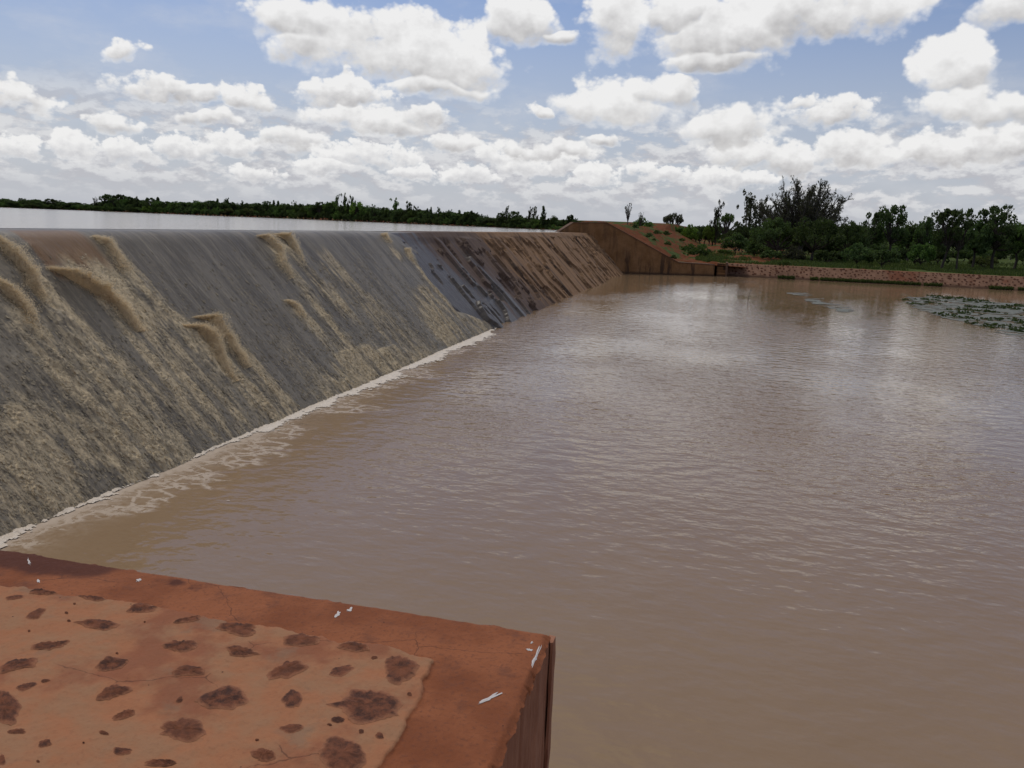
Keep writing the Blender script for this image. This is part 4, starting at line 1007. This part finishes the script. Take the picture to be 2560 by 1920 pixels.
# right bank
RG = 'trees on the right bank'
BZ_ = 1.35
for (nm, cat, lab, kd, co, x, top, w, dist, bz, sd_, sink) in [
    ('tree', 'tree', 'sparse grey upright tree with bare twigs on the embankment ridge', 'bare', 'grey', 1568, 510, 27, 165, 4.6, 3, .3),
    ('tree', 'tree', 'small bare tree on the embankment ridge, right of the sparse upright one', 'bare', 'grey', 1600, 532, 18, 170, 4.3, 4, .3),
    ('bush', 'bush', 'dark rounded bush on the embankment ridge under the small bare tree', 'bush', 'mid', 1606, 544, 58, 172, 3.7, 1, .5),
    ('tree', 'tree', 'broad domed tree with thick limbs standing alone behind the embankment', 'umbrella', 'grey', 1682, 532, 54, 225, 1.6, 3, .2),
    ('bush', 'bush', 'bright green bush right of the broad domed tree', 'bush', 'light', 1727, 560, 44, 200, 1.5, 1, .2),
    ('bush', 'bush', 'green bush between the bright bush and the pointed tree', 'bush', 'mid', 1752, 553, 56, 210, 1.5, 2, .2),
    ('bush', 'bush', 'low green bush at the back of the embankment, left of the domed tree', 'bush', 'mid', 1645, 558, 44, 215, 1.6, 3, .2),
    ('bush', 'bush', 'light green bush in front of the pointed tree', 'bush', 'light', 1775, 556, 40, 190, 1.5, 3, .2),
    ('tree', 'tree', 'pointed grey-green tree left of the feathery trees', 'tall', 'grey', 1790, 511, 26, 190, 1.5, 2, 0),
    ('tree', 'tree', 'dark wide tree beside the pointed tree, with sky under its right bough', 'umbrella', 'dark', 1815, 535, 50, 185, 1.5, 1, 0),
    ('tree', 'tree', 'feathery grey tree left of the great thorn tree', 'tall', 'grey', 1868, 490, 44, 150, 1.5, 1, 0),
    ('tree', 'tree', 'thin feathery tree half hidden by the great thorn tree', 'tall', 'grey', 1897, 503, 30, 152, 1.5, 3, 0),
    ('tree', 'tree', 'great spreading thorn tree with bare branches fanned against the sky', 'acacia', 'grey', 2004, 456, 205, 112, 1.4, 8, 0),
    ('tree', 'tree', 'very dark flat-crowned tree under the great thorn tree, left side', 'flat', 'dark', 1945, 545, 130, 106, 1.4, 1, 0),
    ('tree', 'tree', 'very dark flat-crowned tree under the great thorn tree, right side', 'flat', 'dark', 2035, 542, 140, 104, 1.4, 2, 0),
    ('tree', 'tree', 'dark low tree behind the green slope left of the thorn tree', 'flat', 'dark', 1850, 556, 90, 140, 1.4, 3, 0),
    ('tree', 'tree', 'dark low tree right of the thorn tree, below its lowest twigs', 'flat', 'dark', 2125, 555, 100, 110, 1.4, 1, 0),
    ('tree', 'tree', 'dark rounded tree directly left of the tall lumpy tree', 'lumpy', 'dark', 2178, 540, 60, 118, 1.4, 1, 0),
    ('tree', 'tree', 'tall lumpy dark tree in the middle of the right bank', 'lumpy', 'dark', 2228, 524, 78, 112, 1.4, 2, 0),
    ('tree', 'tree', 'dark tree with a broad low crown right of the tall lumpy tree', 'round', 'dark', 2275, 556, 70, 125, 1.4, 1, 0),
    ('tree', 'tree', 'dark tree with a crown stepped to the right, behind the gap in the bank', 'lumpy', 'dark', 2306, 550, 54, 118, 1.4, 0, 0),
    ('tree', 'tree', 'left of two thin-stemmed shade trees on the green grass', 'lumpy', 'dark', 2362, 537, 74, 98, 1.3, 1, 0),
    ('tree', 'tree', 'right of two thin-stemmed shade trees on the green grass', 'lumpy', 'dark', 2400, 535, 60, 98, 1.3, 2, 0),
    ('tree', 'tree', 'dark tree filling the space right of the thin-stemmed pair', 'round', 'dark', 2440, 546, 76, 104, 1.3, 3, 0),
    ('tree', 'tree', 'largest dark tree near the right edge, on a stout double trunk', 'lumpy', 'dark', 2488, 528, 92, 105, 1.3, 0, 0),
    ('tree', 'tree', 'greener tree cut off by the right edge of the view', 'round', 'mid', 2545, 557, 80, 112, 1.3, 2, 0),
    ('tree', 'tree', 'dark tree beyond the right edge of the view', 'lumpy', 'dark', 2605, 545, 80, 108, 1.3, 1, 0),
    ('bush', 'bush', 'dark bush at the left foot of the tall lumpy tree', 'bush', 'dark', 2150, 604, 70, 96, 1.25, 1, .1),
    ('bush', 'bush', 'big dark green bush at the foot of the tall lumpy tree', 'bush', 'dark', 2215, 606, 74, 95, 1.25, 2, .1),
    ('bush', 'bush', 'dark bush under the thorn tree, left', 'bush', 'dark', 1935, 618, 60, 97, 1.25, 3, .1),
    ('bush', 'bush', 'greyish bush under the middle of the thorn tree', 'bush', 'grey', 1990, 612, 56, 96, 1.25, 1, .1),
    ('bush', 'bush', 'dark bush under the thorn tree, right', 'bush', 'dark', 2075, 610, 72, 97, 1.25, 2, .1),
    ('bush', 'bush', 'dark green bush left of the thin-stemmed pair of trees', 'bush', 'mid', 2310, 598, 60, 103, 1.25, 3, .1),
    ('bush', 'bush', 'dark bush behind the trunks of the thin-stemmed pair', 'bush', 'dark', 2350, 606, 50, 112, 1.3, 1, .1),
    ('bush', 'bush', 'brownish bush on the green grass before the largest right-hand tree', 'bush', 'olive', 2465, 625, 60, 108, 1.3, 2, .1),
    ('bush', 'bush', 'dark bush at the left edge of the thorn tree thicket', 'bush', 'dark', 1890, 600, 46, 110, 1.3, 1, .1)]:
    tree(nm, cat, lab, kd, co, x, top, bz, dist, w, RG, sd_, sink=sink)
BKL = {'dark': 'dark tree in the background line behind the right bank, one of many alike', 'mid': 'green tree in the background line behind the right bank, one of many alike'}
x = 1640.0
while x < 2700:
    co = 'mid' if trng.random() < (.6 if x < 1800 else .15) else 'dark'; w = 34+26*trng.random()
    tp = float(np.interp(x, [1640, 1760, 1830, 1900, 2100, 2300, 2600, 2700], [564, 562, 562, 560, 560, 562, 566, 568]))
    tree('tree', 'tree', BKL[co], 'round', co, x, tp+trng.normal()*3, 1.9, 185+40*trng.random(), w, 'background trees behind the right bank, '+co, int(trng.integers(3)), sink=1.0)
    x += w*.5

TG_ = {'dark': 'dark bush in the thicket under the right bank trees, one of many alike', 'grey': 'greyish bush in the thicket under the right bank trees, one of many alike'}
x = 1840.0
while x < 2660:
    co = 'dark' if trng.random() < .75 else 'grey'; w = 50+40*trng.random(); dd = 108+45*trng.random()
    if not (2330 < x < 2560 and dd < 125):
        tree('bush', 'bush', TG_[co], 'bush', co, x, (588 if x < 2120 else 598)+(x-2000)*.02+trng.normal()*7, 1.4, dd, w, 'thicket under the right bank trees, '+co, int(trng.integers(3)), sink=.2)
    x += w*.30

# ------------------------------------------------------------------ tufts on the red slope, grass, algae, reed
def slope_hit(px, py):
    """photograph pixel on the embankment slope or the bank behind it"""
    d = ray(px, py)
    for t in np.linspace(60, 240, 3600):
        p = CAM+d*t
        wy_ = (A0[1]+(p[0]-A0[0])*wd[1]/wd[0]+0.8) if p[0] < A1[0] else A1[1]+.8
        if p[1] < wy_: continue
        ez = float(np.interp(p[0], [q[0] for q in prof], [q[1] for q in prof])) if p[0] < 3 else 1.2
        if p[2] <= max(ez, 1.17 if p[0] > -3 else -9): return p
    return CAM+d*100
def tuft_mesh(seed):
    g = np.random.default_rng(seed); n = 16; th_ = g.random(n)*6.28; r = .40*np.sqrt(g.random(n))
    C = np.stack([np.cos(th_)*r, np.sin(th_)*r, .15+.55*(1-r/.5)*g.random(n)], -1)
    return leaves(C, .10+.12*g.random(n), 45, .045, g, .9)
TM = [make_mesh('shrub', *(lambda l: (l[0], l[1], ML[c], {'var': l[2]}))(tuft_mesh(s_))) for s_, c in ((1, 'dark'), (2, 'mid'), (3, 'mid'))]
for (px, py, w, k, lab) in [
    (1669, 610, 20, 0, 'dark shrub halfway down the red slope, largest on its upper part'), (1683, 644, 20, 0, 'dark shrub growing at the edge of the wing wall coping'),
    (1742, 640, 60, 1, 'widest green shrub low on the red slope above the wall'), (1720, 628, 44, 1, 'green shrub just above the widest one on the red slope'),
    (1772, 630, 20, 0, 'small dark shrub on the bare red earth right of the widest shrub'), (1805, 632, 26, 2, 'left of two low shrubs on the bare red earth'),
    (1822, 634, 26, 2, 'right of two low shrubs on the bare red earth'), (1622, 590, 22, 0, 'dark shrub high on the slope close to the coping'),
    (1643, 583, 22, 0, 'left of two dark shrubs near the top of the slope'), (1666, 585, 22, 0, 'right of two dark shrubs near the top of the slope'),
    (1635, 598, 12, 0, 'tiny dark shrub just below the one close to the coping'), (1727, 612, 14, 0, 'small dark shrub in the middle of the red slope'),
    (1706, 600, 18, 1, 'green shrub above the small one in the middle of the slope'), (1755, 618, 24, 2, 'green shrub right of the middle of the red slope'),
    (1790, 607, 30, 2, 'long green shrub on the shoulder behind the red slope'), (1588, 568, 20, 0, 'dark shrub on the crest beside the wing wall'),
    (1850, 612, 34, 2, 'green shrub at the foot of the slope before the dark trees'), (1960, 664, 34, 2, 'grass-green shrub on top of the revetment below the thorn tree')]:
    p = slope_hit(px, py+4); o = bpy.data.objects.new('shrub', TM[k]); COL.objects.link(o); o.location = [float(v) for v in p]
    ww = w*np.linalg.norm(p-CAM)/FPX/.95; o.scale = (ww, ww, ww*.85); o.rotation_euler = (0, 0, float(trng.random()*6))
    o['label'] = lab; o['category'] = 'shrub'; o['group'] = 'shrubs on the embankment slope'
# grass: clumped blades on the right bank and along the wet foot of the revetment
gr = np.random.default_rng(41)
def blades(P, h, g):
    n = len(P); a = g.random(n)*6.28; w = h*.22
    dx_ = np.stack([np.cos(a)*w, np.sin(a)*w, np.zeros(n)], -1); lean = g.normal(size=(n, 3))*h[:, None]*.35; lean[:, 2] = h
    V = np.stack([P-dx_, P+dx_, P+lean], 1).reshape(-1, 3); return V, np.arange(n*3).reshape(-1, 3)
n = 60000; P = np.stack([gr.uniform(-2, 62, n), PY+1.6+gr.gamma(1.6, 9, n), np.zeros(n)], -1)
den = fbm(P[:, 0]*.25, P[:, 1]*.12, 4, seed=131)+sst(P[:, 0], 0, 30)*.20; ok = den > .50
P = P[ok]; P[:, 2] = 1.17+(fbm(P[:, 0]*.15, P[:, 1]*.15, 4, seed=3)-.5)*.3
V1, F1 = blades(P, .12+.28*gr.random(len(P)), gr)
n = 9000; t = gr.random(n); X_ = 6+t*30; dens = fbm(X_*.5, X_*0, 4, seed=133); ok = dens > .42
X_ = X_[ok]; P = np.stack([X_, PY+.05+gr.random(len(X_))*.30-.12, .02+gr.random(len(X_))*.12], -1)
V2, F2 = blades(P, (.10+.20*gr.random(len(P))), gr)
V = np.concatenate([V1, V2]); F = np.concatenate([F1, F2+len(V1)])
ML['grass'] = m_leaf('dull_grass', (0.040, 0.056, 0.018), (0.085, 0.100, 0.036))
obj('grass', V, None, ML['grass'], attrs={'var': np.repeat(gr.random(len(V)//3), 3)}, faces_np=F, kind='stuff', label='green grass on the right bank and along the wet foot of the revetment', category='grass')
# mat of algae and water weed at the right, two thin drifts before the bank
def poly_in(px, poly):
    x_, y_ = px[:, 0], px[:, 1]; ins = np.zeros(len(px), bool); j = len(poly)-1
    for i in range(len(poly)):
        xi, yi = poly[i]; xj, yj = poly[j]
        c_ = ((yi > y_) != (yj > y_)) & (x_ < (xj-xi)*(y_-yi)/(yj-yi+1e-12)+xi); ins ^= c_; j = i
    return ins
def weed(name, poly_px, label, clump, dense_at=None):
    poly = np.array([atz(x_, y_, 0)[:2] for x_, y_ in poly_px]); lo = poly.min(0)-.5; hi = poly.max(0)+.5; g = np.random.default_rng(int(poly_px[0][0]))
    st = .16; nx_ = int((hi[0]-lo[0])/st)+2; ny_ = int((hi[1]-lo[1])/st)+2
    Xg, Yg = np.meshgrid(lo[0]+np.arange(nx_)*st, lo[1]+np.arange(ny_)*st, indexing='ij')
    wob = np.stack([fbm(Xg*.8, Yg*.8, 4, .6, seed=141)-.5, fbm(Xg*.8+30, Yg*.8, 4, .6, seed=143)-.5], -1)*1.6
    q = np.stack([Xg, Yg], -1)+wob; ins = poly_in(q.reshape(-1, 2), poly) & (fbm(Xg*1.1, Yg*2.2, 4, .6, seed=145).ravel() > .36)
    f = grid_faces(nx_, ny_); f = f[ins[f].all(1)]
    root = np.array([poly[:, 0].mean(), poly[:, 1].mean(), 0.0])
    P = np.stack([Xg, Yg, .006+.012*fbm(Xg*3, Yg*3, 3, seed=147)], -1).reshape(-1, 3)-root
    sheet = obj(name, P, None, MWEED, None, None, faces_np=f, kind='stuff', label=label, category='weed'); sheet.location = root
    if clump:
        c_ = np.stack([g.uniform(lo[0], hi[0], clump), g.uniform(lo[1], hi[1], clump)], -1)
        ok = poly_in(c_, poly)
        ok &= fbm(c_[:, 0]*.55, c_[:, 1]*.55, 4, .6, seed=149)+.30*sst(c_[:, 0]*.5-c_[:, 1]*.35, dense_at-6, dense_at+6) > .56
        c_ = c_[ok]; C = np.stack([c_[:, 0], c_[:, 1], np.full(len(c_), .03)], -1)-root
        V, F, var = leaves(C, .05+.12*g.random(len(C)), 16, .05, g, .55); V[:, 2] = np.maximum(V[:, 2], .012)
        w_ = obj('weed_clumps', V, None, ML['dark'], sheet, {'var': var}, faces_np=F, kind='stuff')
def m_weed():
    m, nt, b = mat('algae'); p = geopos(nt)
    n1 = noise(nt, p, 1.2, 5, 0.65); n2 = noise(nt, p, 6, 4, 0.6)
    setp(nt, b, base=mixc(nt, (n1*.6+n2*.6-.1).clamp(), (0.085, 0.088, 0.066), (0.170, 0.175, 0.145)), rough=0.75, normal=bump(nt, n2, .03))
    return m
MWEED = m_weed()
weed('algae_mat', [(2252, 744), (2330, 739), (2420, 744), (2480, 755), (2600, 762), (2640, 800), (2620, 870), (2530, 846), (2450, 818), (2390, 802), (2310, 782), (2270, 763)],
     'grey-green mat of algae dotted with dark weed at the right edge of the pool', 2600, 0.0)
weed('algae_drift', [(1962, 733), (2000, 730), (2046, 737), (2010, 741)], 'thin drift of algae before the bank, the farther of two', 0)
weed('algae_drift', [(2010, 748), (2050, 745), (2092, 759), (2140, 778), (2095, 780), (2050, 765)], 'thin drift of algae before the bank, the nearer of two', 0)
q = atz(1869, 760, 0); V, F = tubes([([(0, 0, -.3), (.02, 0, .45), (.10, .02, .80), (.13, .03, 1.0)], [.016, .013, .010, .005])], 6)
o = obj('reed', V, F, MBARK, None, None, label='single thin dark reed standing in the pool before the steps', category='reed'); o.location = [float(v) for v in q]
